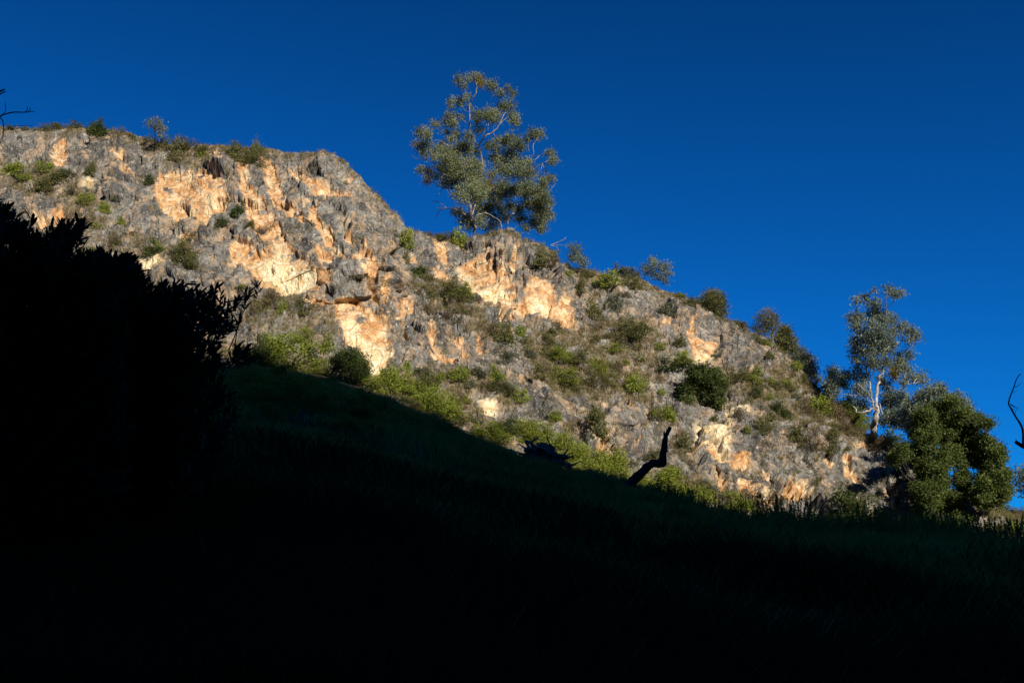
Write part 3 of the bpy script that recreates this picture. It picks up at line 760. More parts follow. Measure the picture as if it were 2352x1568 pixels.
# ---- trees drawn in the photograph and given their own depth and thickness
def tree(name, label, cat, c, Y, limbs, clumps, leaf, bark, base, leafL=.26, leafW=.085, dens=1.0, group=None, depth=3.0, seed=1,
         grow=1.1, rs=1.0, twigs=3, rust=(), droop=.8, tmin=.025, flat=.8):
    r = np.random.default_rng(seed)
    f = CROPS[c]; s = SC[c]
    mpp = Y / F * 1.03                                        # metres per frame pixel here
    def dep(x, y):
        q = np.array([[x / 95 / 3, y / 95 / 3, seed * 3.7]]) / s * .3
        return Y + depth * 1.5 * float(perlin(q)[0])
    bp_ = at(*f(*base), Y); root = empty(name, tuple(bp_))
    tag(root, label, cat, group)
    inv = np.array(bp_)
    tb = Tubes(); nodes = []
    for L in limbs:
        r0, r1 = L[0], L[1]
        pts = np.array([at(*f(x, y), dep(x, y)) for x, y in L[2:]])
        pts = smooth_path(pts, 4)
        pts[1:-1] += r.normal(size=(len(pts) - 2, 3)) * min(.12, r0 * s * mpp * .5)
        rad = np.linspace(r0 * s * mpp * .8 * rs, max(r1 * s * mpp * .7, tmin), len(pts))
        tb.add(pts - inv, rad, 6)
        nodes.append(pts[len(pts) // 3:] if len(L) > 3 else pts)
    nodes = np.concatenate(nodes)
    Cs, Ts, Dr, rustC = [], [], [], []
    for i, cl in enumerate(clumps):
        x, y, rx, ry = cl[:4]
        yy = dep(x, y) + r.normal() * depth * .35
        cen = at(*f(x, y), yy)
        R3 = np.array([rx, (rx + ry) * .5, ry]) * s * mpp * grow
        vol = R3[0] * R3[2]
        n = int(max(60, 1350 * vol * dens / (leafL * leafW / .022)))
        # a clump is a cluster of small sprays
        k = max(4, int(n / 26))
        sp = r.normal(size=(k, 3)); sp /= np.linalg.norm(sp, axis=1, keepdims=True)
        sp *= r.random((k, 1)) ** .45
        sp[:, 2] = np.where(sp[:, 2] < 0, sp[:, 2] * flat, sp[:, 2])
        spc = cen + sp * R3
        idx = r.integers(0, k, n)
        pts = spc[idx] + r.normal(size=(n, 3)) * np.minimum(.24 * R3.mean() + .14, .42)
        tone = (r.random(k) - .5)[idx] * .4 + (r.random() - .5) * .45
        (rustC if i in rust else Cs).append(pts)
        if i not in rust: Ts.append(tone)
        j = np.argmin(((nodes - cen) ** 2).sum(1)); q = nodes[j]
        dd = np.linalg.norm(q - cen)
        if dd > .3:
            mid = (q + cen) / 2 + r.normal(size=3) * dd * .08 + np.array([0, 0, -.06 * dd])
            path = smooth_path([q, mid, cen], 3)
            tb.add(path - inv, np.linspace(max(tmin * 1.7, .016 * dd), tmin * .8, len(path)), 4, cap=False)
        for _ in range(twigs):
            e = spc[r.integers(0, k)]; stt = cen * .7 + q * .3
            path = smooth_path([stt, (stt + e) / 2 + r.normal(size=3) * .1, e], 2)
            tb.add(path - inv, np.linspace(tmin, tmin * .5, len(path)), 4, cap=False)
    tb.build('trunk', M[bark], root)
    if Cs:
        leaf_obj('crown', np.concatenate(Cs) - inv, leafL, leafW, M[leaf], root, tone=np.concatenate(Ts), droop=droop, r=r)
    for q in rustC:
        leaf_obj('mistletoe', q - inv, leafL * .9, leafW, M['gum_rust'], root, droop=droop, r=r)
    return root

# the great gum on the brink
limbs = [(15, 12, (775, 1330), (760, 1230), (738, 1130), (735, 1050)),
    (11, 8, (735, 1060), (690, 990), (640, 930)), (10, 8, (750, 1180), (770, 1050), (745, 960), (750, 880)),
    (9, 8, (760, 1200), (800, 1080), (820, 1000), (835, 900)),
    (12, 10, (840, 900), (838, 770), (815, 655)), (8, 6, (815, 655), (770, 590), (745, 520), (738, 420), (745, 330), (790, 250), (800, 180)),
    (8, 5, (815, 655), (860, 580), (930, 545), (980, 480), (1010, 400), (1060, 390)), (4, 2, (870, 580), (885, 520), (900, 440)), (3, 2, (930, 545), (928, 470)),
    (3, 2, (980, 480), (1050, 420), (1080, 440)), (4, 2, (960, 400), (965, 320), (985, 260), (1040, 210)), (4, 2, (745, 330), (720, 260), (690, 180)),
    (3, 1, (745, 400), (700, 370), (650, 300), (600, 290)), (3, 1, (738, 500), (690, 450), (640, 400), (600, 330)),
    (7, 4, (750, 870), (700, 760), (640, 690), (580, 650), (510, 610), (455, 615)), (4, 2, (640, 690), (635, 600), (630, 560)), (4, 2, (600, 660), (560, 580), (500, 530), (465, 480)),
    (5, 2, (640, 930), (530, 870), (460, 790), (370, 760), (320, 755), (280, 705)), (4, 2, (460, 790), (430, 700), (400, 620), (380, 560)), (4, 2, (530, 870), (545, 780), (500, 700)),
    (5, 3, (690, 990), (600, 990), (530, 985), (470, 950), (420, 920)), (3, 2, (530, 985), (510, 1020), (480, 1050)), (4, 2, (600, 990), (520, 900), (440, 860), (370, 840)),
    (9, 4, (790, 1290), (740, 1220), (660, 1160), (540, 1145), (470, 1215)), (4, 2, (560, 1145), (500, 1095), (440, 1085)), (3, 1, (540, 1140), (475, 1140)),
    (6, 3, (740, 1130), (690, 1100), (640, 1050), (590, 1020)), (4, 2, (700, 1110), (620, 1090), (600, 1030)), (5, 3, (740, 1060), (690, 920), (680, 860), (640, 780)),
    (7, 4, (770, 1150), (820, 1020), (900, 920), (960, 820), (970, 700), (965, 620)), (4, 2, (960, 720), (1010, 600), (1060, 520)), (5, 3, (900, 920), (1000, 900), (1050, 890)),
    (4, 2, (950, 850), (1030, 800), (1090, 760)), (8, 4, (790, 1200), (880, 1180), (980, 1250), (990, 1290)),
    (5, 2, (1150, 850), (1200, 780), (1240, 720), (1245, 640), (1270, 600)), (3, 2, (1215, 760), (1205, 680), (1200, 620)), (3, 1, (1240, 740), (1310, 720), (1370, 720)), (3, 1, (1250, 800), (1310, 795), (1370, 760)),
    (6, 3, (820, 1060), (960, 960), (1080, 900), (1150, 850)), (1.5, 1, (870, 380), (905, 320), (920, 260)), (1.5, 1, (870, 370), (880, 310))]
clumps = [(660, 135, 45, 28), (690, 185, 28, 22), (775, 105, 50, 24), (740, 135, 30, 20), (820, 150, 38, 55), (875, 155, 14, 14), (925, 180, 46, 38), (985, 245, 36, 26), (1040, 200, 22, 20),
    (1080, 235, 34, 24), (1035, 340, 66, 34), (985, 350, 26, 24), (1080, 420, 44, 34), (1095, 470, 34, 46), (720, 270, 32, 26), (655, 305, 34, 32), (600, 300, 28, 28), (590, 345, 14, 20), (748, 350, 18, 18),
    (820, 410, 50, 38), (880, 400, 50, 32), (940, 405, 46, 36), (900, 440, 46, 22), (800, 455, 26, 30), (960, 450, 30, 20), (585, 410, 38, 22), (580, 460, 50, 46), (620, 480, 34, 34), (680, 425, 22, 22), (555, 545, 24, 18),
    (460, 475, 26, 20), (485, 490, 14, 22), (365, 550, 52, 34), (410, 555, 34, 40), (340, 650, 32, 32), (395, 650, 40, 44), (385, 715, 30, 32), (630, 565, 44, 40), (600, 600, 34, 28), (735, 575, 42, 26), (805, 535, 36, 30),
    (480, 690, 44, 38), (460, 740, 24, 22), (560, 690, 54, 32), (540, 745, 46, 36), (620, 730, 44, 52), (690, 650, 36, 36), (735, 640, 44, 34), (700, 700, 48, 40), (770, 700, 46, 36), (600, 810, 60, 40), (660, 830, 56, 44), (540, 870, 46, 40), (720, 830, 46, 44),
    (790, 800, 44, 40), (840, 810, 32, 34), (580, 930, 60, 36), (650, 900, 46, 34), (740, 920, 44, 34), (790, 960, 60, 48), (880, 650, 32, 32), (930, 665, 44, 32), (960, 600, 24, 20), (1050, 590, 58, 32), (1010, 620, 44, 34), (1110, 630, 54, 40),
    (1060, 700, 62, 44), (1140, 660, 32, 40), (960, 760, 44, 40), (1020, 780, 56, 44), (1090, 760, 50, 44), (1145, 790, 54, 40), (990, 840, 56, 44), (1060, 860, 62, 44), (1150, 870, 62, 44), (1210, 860, 50, 44), (1240, 560, 56, 30), (1290, 565, 42, 30), (1200, 600, 28, 26),
    (1380, 715, 40, 26), (1400, 760, 34, 24), (1375, 780, 16, 20), (1200, 780, 34, 24), (1310, 930, 38, 32), (1370, 915, 40, 28), (1330, 960, 24, 24), (360, 845, 32, 26), (420, 850, 38, 26), (410, 920, 28, 44), (890, 950, 22, 95), (920, 1000, 22, 50), (925, 870, 26, 40), (915, 740, 28, 30),
    (700, 1060, 46, 34), (640, 1040, 36, 28), (770, 1040, 50, 44), (830, 1060, 50, 44), (680, 980, 44, 30), (600, 870, 44, 34), (820, 900, 50, 44), (850, 980, 44, 44), (570, 780, 44, 34), (650, 780, 46, 34), (740, 770, 44, 34), (500, 820, 36, 34), (470, 900, 36, 26), (690, 890, 50, 34), (620, 960, 50, 30), (540, 950, 40, 26), (520, 650, 30, 26), (640, 660, 36, 34), (590, 740, 36, 34), (780, 860, 50, 34), (740, 1000, 54, 36)]
gum = tree('gum_tree', 'tall spreading grey-green gum tree standing alone on the cliff top', 'tree', 'C3', 121.0, limbs, clumps, 'gum', 'bark_pale', (775, 1338), dens=.95, seed=3, grow=1.08, twigs=4, depth=4,
     rust=(4, 34, 87, 88, 89), leafL=.25, leafW=.08, droop=.9)
limbs = [(5, 4, (1045, 1320), (1045, 1230), (1080, 1180)), (4, 2, (1045, 1240), (1050, 1120), (1020, 1030)), (4, 2, (1080, 1185), (1130, 1080), (1130, 1000)), (4, 2, (975, 1300), (970, 1200), (960, 1080)),
    (4, 2, (1080, 1190), (1200, 1090), (1260, 1000)), (3, 2, (1200, 1330), (1260, 1180), (1330, 1100)), (3, 2, (1060, 1330), (1200, 1220), (1340, 1180)), (3, 1, (1330, 1100), (1370, 1010), (1415, 950)), (4, 2, (900, 1310), (880, 1200), (860, 1100))]
clumps = [(1000, 960, 60, 44), (970, 1000, 50, 44), (1080, 1010, 62, 50), (1020, 1040, 54, 40), (1150, 980, 70, 50), (1210, 960, 54, 44), (1180, 1030, 60, 40), (1250, 1020, 70, 44), (1300, 1000, 50, 40), (1330, 1060, 56, 40), (1290, 1090, 70, 44), (1370, 1100, 30, 32),
    (1250, 1120, 60, 44), (1180, 1120, 54, 44), (1320, 1150, 60, 44), (1280, 1190, 60, 44), (1370, 1200, 40, 36), (1330, 1230, 44, 30), (1290, 1270, 50, 40), (1300, 1315, 44, 30), (1240, 1260, 34, 40), (1120, 1150, 44, 40), (1060, 1130, 44, 40), (960, 1080, 44, 44), (980, 1150, 44, 50),
    (1020, 1220, 40, 40), (940, 1240, 40, 50), (900, 1130, 44, 50), (860, 1180, 54, 50), (800, 1140, 40, 60), (830, 1250, 50, 50), (700, 1220, 50, 50), (640, 1170, 50, 34), (900, 1040, 40, 40), (1140, 1220, 60, 40), (1180, 1290, 40, 30), (730, 1270, 60, 40), (890, 1290, 60, 26)]
tree('gum_tree', 'low many-stemmed gum crown filling the right foot of the great lone gum', 'tree', 'C3', 125.5, limbs, clumps, 'gum', 'bark_pale', (1045, 1330), dens=1.05, seed=5, grow=1.0, twigs=4, depth=3, leafL=.24, leafW=.08)

# white-trunked gum at the right
limbs = [(36, 22, (765, 1500), (775, 1400), (790, 1330), (795, 1220)), (16, 9, (793, 1240), (800, 1120), (820, 1000), (840, 940)), (10, 7, (780, 1250), (755, 1130), (748, 1050), (715, 900), (690, 800)),
    (8, 5, (840, 950), (850, 800), (840, 650), (830, 560)), (5, 2, (848, 760), (870, 560), (875, 470), (930, 400), (975, 370)), (3, 2, (875, 480), (872, 400), (880, 330)), (3, 2, (690, 800), (650, 600), (640, 500), (635, 420)), (2, 1, (635, 460), (680, 400), (720, 360)), (2, 1, (800, 400), (798, 340), (790, 315)),
    (5, 3, (850, 790), (920, 740), (1000, 710), (1060, 700)), (4, 2, (870, 1060), (950, 1100), (1000, 1060), (1110, 1040)), (6, 3, (770, 1200), (700, 1150), (620, 1140), (490, 1125)), (9, 5, (770, 1240), (700, 1270), (650, 1270), (610, 1220)),
    (4, 3, (820, 1200), (845, 1290)), (4, 2, (720, 940), (700, 900), (670, 890)), (4, 2, (820, 1000), (900, 960), (960, 900)), (20, 10, (775, 1420), (720, 1480), (735, 1510)), (14, 6, (780, 1440), (815, 1500)), (5, 2, (750, 1130), (660, 1060), (600, 1010)), (5, 2, (830, 960), (770, 860), (760, 700), (780, 480))]
clumps = [(640, 390, 38, 20), (700, 365, 30, 22), (780, 318, 20, 14), (885, 310, 40, 24), (920, 345, 26, 28), (975, 335, 44, 32), (730, 400, 28, 16), (790, 430, 62, 38), (770, 500, 44, 50), (820, 490, 44, 40), (900, 530, 46, 44), (850, 560, 50, 50), (600, 525, 44, 40), (640, 570, 52, 34), (680, 520, 40, 24), (620, 600, 30, 22),
    (760, 590, 44, 50), (820, 640, 56, 54), (680, 640, 44, 34), (700, 690, 60, 50), (640, 720, 50, 44), (770, 720, 60, 54), (860, 700, 54, 54), (920, 640, 40, 40), (960, 620, 40, 30), (1000, 590, 36, 24), (1040, 640, 60, 34), (1095, 680, 46, 44), (1060, 710, 30, 20), (640, 800, 50, 44), (720, 790, 56, 50), (800, 800, 60, 50), (880, 780, 54, 44), (930, 740, 36, 36),
    (650, 870, 44, 44), (645, 930, 36, 34), (760, 880, 60, 40), (820, 900, 60, 40), (890, 870, 44, 36), (975, 820, 30, 26), (1050, 820, 44, 30), (1000, 870, 54, 40), (960, 920, 62, 54), (1030, 940, 50, 44), (930, 980, 40, 44), (1060, 1000, 44, 26), (1130, 1000, 52, 34), (1155, 1030, 34, 26), (1010, 1040, 40, 24),
    (700, 990, 40, 40), (620, 990, 54, 30), (680, 1060, 50, 40), (640, 1110, 50, 34), (720, 1130, 44, 30), (880, 1060, 40, 34), (840, 1020, 30, 44)]
tree('gum_tree', 'slender gum with a thick white trunk standing on the right-hand brow', 'tree', 'C6', hit(*C6(770, 1500), 'cliff').y - .4, limbs, clumps, 'gumgrey', 'bark_white', (770, 1505), dens=1.05, seed=9, grow=1.02, rs=1.0, depth=3, rust=(44, 42), leafL=.24, leafW=.09)
tree('gum_tree', 'pale blue-green gum crown left of and behind the white trunk', 'tree', 'C6', 109.0, [(5, 3, (480, 1280), (490, 1120), (470, 1000)), (3, 2, (485, 1130), (430, 1080)), (3, 2, (480, 1200), (560, 1240), (620, 1220))],
     [(460, 950, 44, 30), (470, 990, 50, 34), (530, 990, 40, 30), (420, 1050, 44, 30), (460, 1070, 50, 40), (520, 1040, 50, 34), (400, 1080, 30, 30), (440, 1120, 44, 30), (540, 1070, 24, 24), (590, 1180, 40, 40), (560, 1270, 54, 34), (640, 1290, 50, 30), (590, 1230, 40, 30), (660, 1210, 40, 40), (700, 1240, 30, 40)],
     'gumgrey', 'bark', (480, 1290), seed=11, dens=1.1)
tree('gum_tree', 'pale blue-green gum crown right of and behind the white trunk', 'tree', 'C6', 109.0, [(5, 3, (900, 1400), (930, 1280), (960, 1180)), (3, 2, (920, 1300), (880, 1200)), (3, 2, (930, 1280), (1000, 1220))],
     [(880, 1140, 44, 34), (860, 1190, 40, 30), (930, 1150, 44, 40), (1000, 1140, 34, 40), (900, 1210, 50, 40), (970, 1210, 54, 40), (1020, 1180, 30, 40), (890, 1270, 50, 34), (950, 1290, 44, 34), (870, 1320, 50, 30), (910, 1360, 54, 30), (970, 1370, 40, 30), (840, 1350, 34, 34), (1010, 1250, 40, 30), (990, 1320, 30, 30)],
     'gumgrey', 'bark', (900, 1410), seed=12, dens=1.0)
tree('gum_tree', 'pale gum crown showing over the top of the big dark green tree', 'tree', 'C7', 99.5, [(8, 4, (1150, 520), (1160, 350), (1200, 220)), (5, 3, (1160, 350), (1080, 250))],
     [(1270, 110, 54, 34), (1250, 140, 60, 40), (1310, 130, 30, 44), (1180, 150, 54, 30), (1140, 190, 60, 44), (1210, 200, 60, 50), (1110, 240, 60, 44), (1060, 250, 44, 30), (1040, 300, 50, 34), (1100, 310, 70, 50), (1170, 280, 70, 50), (1020, 370, 40, 34), (1090, 390, 60, 44), (1500, 240, 40, 34), (1460, 200, 40, 30), (1420, 170, 40, 30), (1050, 430, 30, 30), (1530, 270, 24, 24)],
     'gumgrey', 'bark', (1150, 525), seed=13, dens=1.2)

# big dark green tree at lower right, in front of the rock
r_ = np.random.default_rng(21)
outl = poly('C7', (1270, 185), (1360, 155), (1430, 190), (1500, 240), (1540, 290), (1640, 290), (1710, 300), (1725, 390), (1700, 470), (1740, 500), (1800, 560), (1830, 650), (1800, 700), (1840, 780), (1850, 870), (1830, 960), (1780, 1020), (1700, 1010), (1640, 1060), (1560, 1000), (1500, 970), (1440, 960), (1440, 1060), (1520, 1130), (1480, 1200), (1350, 1240), (1220, 1220), (1170, 1150), (1210, 1060), (1170, 1000), (1090, 1010), (1060, 900), (1100, 780), (1090, 700), (1010, 650), (920, 700), (900, 650), (960, 560), (1040, 510), (1100, 420), (1080, 330), (1180, 220))
gaps = [(1310, 560, 30, 24), (1390, 690, 22, 60), (1450, 745, 50, 26), (1640, 440, 40, 34), (1590, 460, 24, 18), (1200, 560, 22, 14), (1180, 640, 20, 20), (1380, 860, 40, 60), (1560, 820, 36, 30), (1340, 800, 18, 60), (1700, 560, 18, 16), (1510, 660, 14, 14), (1620, 720, 20, 16), (1690, 840, 18, 14), (1240, 360, 14, 12), (1130, 790, 16, 20), (1480, 540, 14, 12)]
ol = np.array(outl); cl = []
while len(cl) < 340:
    X = r_.uniform(ol[:, 0].min(), ol[:, 0].max()); Yp = r_.uniform(ol[:, 1].min(), ol[:, 1].max())
    d = inpoly(np.array([X]), np.array([Yp]), outl)[0]
    if d < 7: continue
    cx, cy = (X - 1780) / .29297, (Yp - 861.3) / .29297
    if any(((cx - g[0]) / (g[2] + 18)) ** 2 + ((cy - g[1]) / (g[3] + 12)) ** 2 < 1 for g in gaps): continue
    cl.append((cx, cy, r_.uniform(26, 42), r_.uniform(17, 28)))
cl += [(x_, y_, 40, 28) for x_, y_ in [(1130, 1060), (1180, 1090), (1150, 1130), (1210, 1150), (1240, 1100), (1260, 1180), (1320, 1120), (1350, 1180), (1400, 1080), (1300, 1060), (1420, 1180), (1230, 1030), (1380, 1010)]]
limbs = [(16, 12, (1185, 1240), (1180, 1100), (1170, 950), (1200, 800)), (16, 10, (1400, 980), (1360, 900), (1300, 780), (1310, 600), (1330, 400)), (12, 8, (1400, 985), (1450, 900), (1400, 700), (1380, 520)),
    (12, 10, (1390, 1230), (1410, 1100), (1420, 990)), (10, 5, (1430, 985), (1550, 900), (1640, 850), (1750, 800)), (8, 4, (1440, 960), (1560, 930), (1650, 990), (1650, 1110)), (10, 5, (1190, 900), (1130, 700), (1050, 620)), (8, 4, (1390, 700), (1500, 600), (1580, 430), (1650, 380)), (6, 3, (1400, 790), (1480, 740), (1540, 700)),
    (8, 4, (1310, 600), (1240, 450), (1180, 350)), (6, 3, (1200, 820), (1250, 700), (1240, 560))]
tree('broad_tree', 'big dense dark green tree at lower right in front of the cliff foot', 'tree', 'C7', 94.0, limbs, cl, 'bigtree', 'bark_dark', (1300, 1240), dens=2.5, grow=1.2, seed=22, depth=5.0, leafL=.17, leafW=.11, droop=.2, twigs=1, flat=1)

# small trees along the brink
tree('gum_sapling', 'small wispy gum sapling on the brink below the dead twigs, right of the lone gum', 'sapling', 'C4', 118.0, [(3, 2, (1025, 345), (1010, 280), (985, 220)), (2, 1, (1005, 270), (1050, 260))],
     [(980, 185, 40, 26), (1005, 215, 26, 20), (960, 245, 28, 24), (985, 265, 30, 20), (1035, 270, 34, 24), (1055, 295, 26, 20), (1000, 240, 20, 16), (1030, 310, 24, 14), (945, 265, 16, 14)], 'gumgrey', 'bark', (1025, 350), seed=31, dens=.9, leafL=.2)
tree('gum_sapling', 'open two-headed gum sapling on the skyline above the middle of the slope', 'sapling', 'C4', 117.0, [(3, 2, (1500, 440), (1530, 400), (1590, 350), (1590, 290)), (2, 1, (1530, 400), (1550, 340)), (2, 1, (1640, 450), (1650, 380), (1690, 340)), (2, 1, (1510, 440), (1600, 430), (1670, 430))],
     [(1585, 275, 34, 22), (1600, 300, 24, 18), (1535, 335, 34, 22), (1575, 350, 32, 22), (1600, 390, 24, 24), (1550, 370, 24, 16), (1650, 320, 28, 20), (1700, 325, 34, 24), (1665, 355, 26, 20), (1710, 385, 28, 20), (1670, 415, 26, 24), (1640, 400, 22, 20), (1690, 440, 16, 20)], 'gumgrey', 'bark', (1500, 445), seed=32, dens=.9, leafL=.2)
tree('round_tree', 'dark olive round-headed tree on the skyline right of the open gum sapling', 'tree', 'C5', 116.0, [(6, 3, (700, 540), (690, 450), (660, 420)), (4, 2, (695, 460), (730, 400))],
     [(640, 350, 34, 24), (690, 345, 44, 26), (730, 370, 40, 34), (640, 400, 44, 34), (700, 400, 54, 40), (755, 400, 28, 30), (600, 420, 34, 26), (580, 440, 34, 30), (640, 450, 50, 34), (700, 460, 50, 40), (760, 440, 30, 34), (660, 500, 50, 30), (720, 510, 40, 30), (770, 500, 22, 34), (750, 555, 34, 30), (620, 490, 34, 24)], 'olive', 'bark_dark', (700, 560), seed=33, dens=1.0, grow=1.2, leafL=.17, leafW=.09, droop=.2)
tree('bare_topped_tree', 'thin half-bare tree with grey twiggy top and straight trunk on the skyline', 'tree', 'C5', 115.0, [(11, 6, (1158, 790), (1160, 700), (1150, 620), (1130, 520)), (6, 4, (1145, 740), (1140, 660), (1100, 560)), (3, 1, (1155, 650), (1190, 560), (1200, 500)), (2, 1, (1130, 540), (1090, 470)), (2, 1, (1130, 540), (1120, 450)), (2, 1, (1150, 600), (1210, 540))] + [(1.5, .8, (1130 + i * 9 - 30, 600), (1105 + i * 15 - 40, 520), (1090 + i * 19 - 40, 450 + abs(i - 3) * 9)) for i in range(8)],
     [(1040, 600, 34, 30), (1060, 650, 44, 30), (1080, 560, 40, 34), (1100, 620, 44, 40), (1060, 690, 24, 20), (1130, 600, 34, 34), (1100, 730, 34, 24), (1170, 560, 30, 40), (1050, 550, 24, 24), (1105, 490, 26, 24), (1140, 500, 26, 30), (1170, 510, 24, 24), (1070, 520, 26, 20), (1195, 560, 24, 34), (1120, 545, 34, 30), (1030, 620, 24, 24), (1190, 620, 24, 30)], 'olive', 'bark', (1158, 795), seed=34, dens=.34, grow=1.3, leafL=.16, leafW=.07, twigs=4, droop=0)
tree('round_tree', 'yellow-olive bushy tree leaning right, beside the half-bare skyline tree', 'tree', 'C5', 116.0, [(8, 4, (1200, 860), (1215, 820), (1230, 760)), (4, 2, (1215, 820), (1270, 790)), (3, 1, (1210, 840), (1240, 855))],
     [(1260, 615, 30, 24), (1230, 640, 44, 30), (1280, 650, 34, 30), (1210, 680, 40, 34), (1260, 690, 54, 34), (1300, 700, 34, 40), (1200, 730, 34, 34), (1240, 740, 50, 34), (1290, 750, 44, 34), (1200, 780, 24, 20), (1260, 790, 44, 26), (1310, 770, 30, 30)], 'olive', 'bark_dark', (1200, 865), seed=35, dens=1.0, grow=1.2, leafL=.17, leafW=.1, droop=.1)
tree('round_tree', 'blue-grey bushy gum hugging the brow below the yellow-olive tree', 'tree', 'C5', 115.0, [(5, 3, (1360, 990), (1370, 920), (1390, 850)), (4, 2, (1370, 930), (1440, 920))],
     [(1360, 785, 30, 24), (1340, 820, 40, 34), (1390, 830, 44, 34), (1330, 870, 40, 34), (1380, 880, 50, 40), (1430, 860, 40, 30), (1460, 900, 36, 34), (1420, 930, 50, 34), (1350, 930, 44, 34), (1470, 950, 34, 34), (1440, 980, 44, 24), (1490, 985, 20, 20), (1340, 970, 34, 24), (1520, 1020, 24, 24), (1300, 900, 24, 24)], 'grey', 'bark', (1360, 995), seed=36, dens=1.0, grow=1.2, leafL=.19, leafW=.09, droop=.3)
tree('fig_tree', 'very dark dense tree growing on the rock face above the pale split boulder', 'tree', 'C5', 103.0, [(8, 4, (590, 1320), (600, 1200), (610, 1080)), (4, 2, (600, 1200), (520, 1120))],
     [(r_.uniform(-1, 1) * (150 if 1040 < yy < 1260 else 95) + 600 - (yy - 1100) * .12, yy, 40, 28) for yy in np.linspace(945, 1290, 70)] + [(720, 980, 40, 24), (760, 1010, 34, 20), (600, 920, 44, 24)], 'dark', 'bark_dark', (590, 1325), seed=37, dens=1.8, leafL=.17, leafW=.12, droop=0, twigs=0)
tree('small_tree', 'crooked twiggy small tree with thin crown on the upper left brink', 'tree', 'C1', 122.0, [(11, 8, (1180, 675), (1190, 620), (1200, 560), (1215, 500)), (5, 3, (1215, 510), (1215, 450), (1200, 400), (1185, 370)), (4, 2, (1215, 520), (1240, 500), (1250, 450)), (3, 2, (1215, 450), (1225, 400), (1245, 370)), (2, 1, (1240, 490), (1280, 460), (1290, 430))],
     [(1180, 360, 30, 14), (1220, 355, 24, 14), (1250, 365, 24, 20), (1165, 390, 22, 20), (1200, 390, 26, 18), (1240, 400, 26, 20), (1265, 400, 20, 20), (1275, 430, 24, 18), (1230, 430, 20, 16), (1290, 430, 14, 14), (1250, 450, 18, 16), (1260, 480, 20, 18)], 'gumgrey', 'bark_pale', (1180, 680), seed=38, dens=.6, leafL=.17, leafW=.08, twigs=4)
tree('conifer_shrub', 'dark spiky evergreen on the upper left skyline', 'tree', 'C1', 121.0, [(5, 3, (800, 530), (790, 450), (785, 370))],
     [(788, 365, 10, 20), (780, 390, 20, 16), (740, 385, 24, 8), (730, 420, 40, 18), (780, 425, 50, 20), (710, 440, 26, 14), (810, 455, 40, 22), (760, 460, 44, 20), (840, 470, 24, 12), (780, 490, 50, 18), (820, 500, 34, 20), (730, 475, 26, 12), (830, 525, 26, 14)], 'dark', 'bark_dark', (800, 540), seed=39, dens=1.6, leafL=.2, leafW=.07, droop=-.6, twigs=1)
tree('sapling', 'slim grey-stemmed sapling standing against the grey wall in the middle of the cliff', 'sapling', 'C4', 112.0, [(4.5, 3.5, (1315, 812), (1318, 740), (1318, 670)), (2, 1, (1318, 690), (1350, 620)), (2, 1, (1318, 700), (1280, 620))],
     [(1290, 600, 44, 34), (1340, 590, 50, 34), (1310, 640, 60, 34), (1370, 640, 34, 34), (1270, 660, 34, 30), (1330, 690, 44, 24), (1310, 560, 40, 20), (1380, 690, 30, 24)], 'grey', 'bark_pale', (1315, 818), seed=40, dens=.45, leafL=.16, leafW=.06)
tree('leaning_tree', 'small round-headed tree with leaning stem at the shade edge below the lower orange scar', 'tree', 'C2', 92.0, [(9, 6, (640, 1300), (640, 1250), (665, 1190), (720, 1160)), (5, 3, (700, 1165), (780, 1120)), (4, 2, (665, 1200), (690, 1120)), (4, 2, (720, 1160), (830, 1200), (850, 1240))],
     [(720, 1030, 44, 30), (780, 1020, 60, 34), (840, 1040, 50, 34), (700, 1070, 44, 34), (760, 1080, 60, 40), (830, 1090, 60, 40), (890, 1090, 40, 34), (900, 1140, 34, 40), (840, 1150, 60, 40), (770, 1140, 54, 30), (690, 1120, 40, 30), (860, 1200, 50, 26), (800, 1190, 40, 24), (910, 1180, 30, 30)], 'dark', 'bark', (640, 1305), seed=41, dens=1.5, leafL=.15, leafW=.08, droop=0)
tree('gum_tree', 'thin gum branch tips entering at the right edge above the far scrub', 'tree', 'C7', 80.0, [(6, 3, (2050, 1050), (2010, 900), (1960, 820)), (3, 2, (2000, 900), (1930, 900))],
     [(1920, 740, 34, 24), (1940, 780, 40, 34), (1910, 830, 30, 30), (1960, 830, 40, 34), (1930, 880, 30, 20), (1990, 760, 44, 34), (2020, 830, 44, 44), (1950, 930, 24, 24), (2060, 780, 40, 40), (2080, 860, 40, 40)], 'gumgrey', 'bark', (2050, 1060), seed=42, dens=.7, leafL=.2)

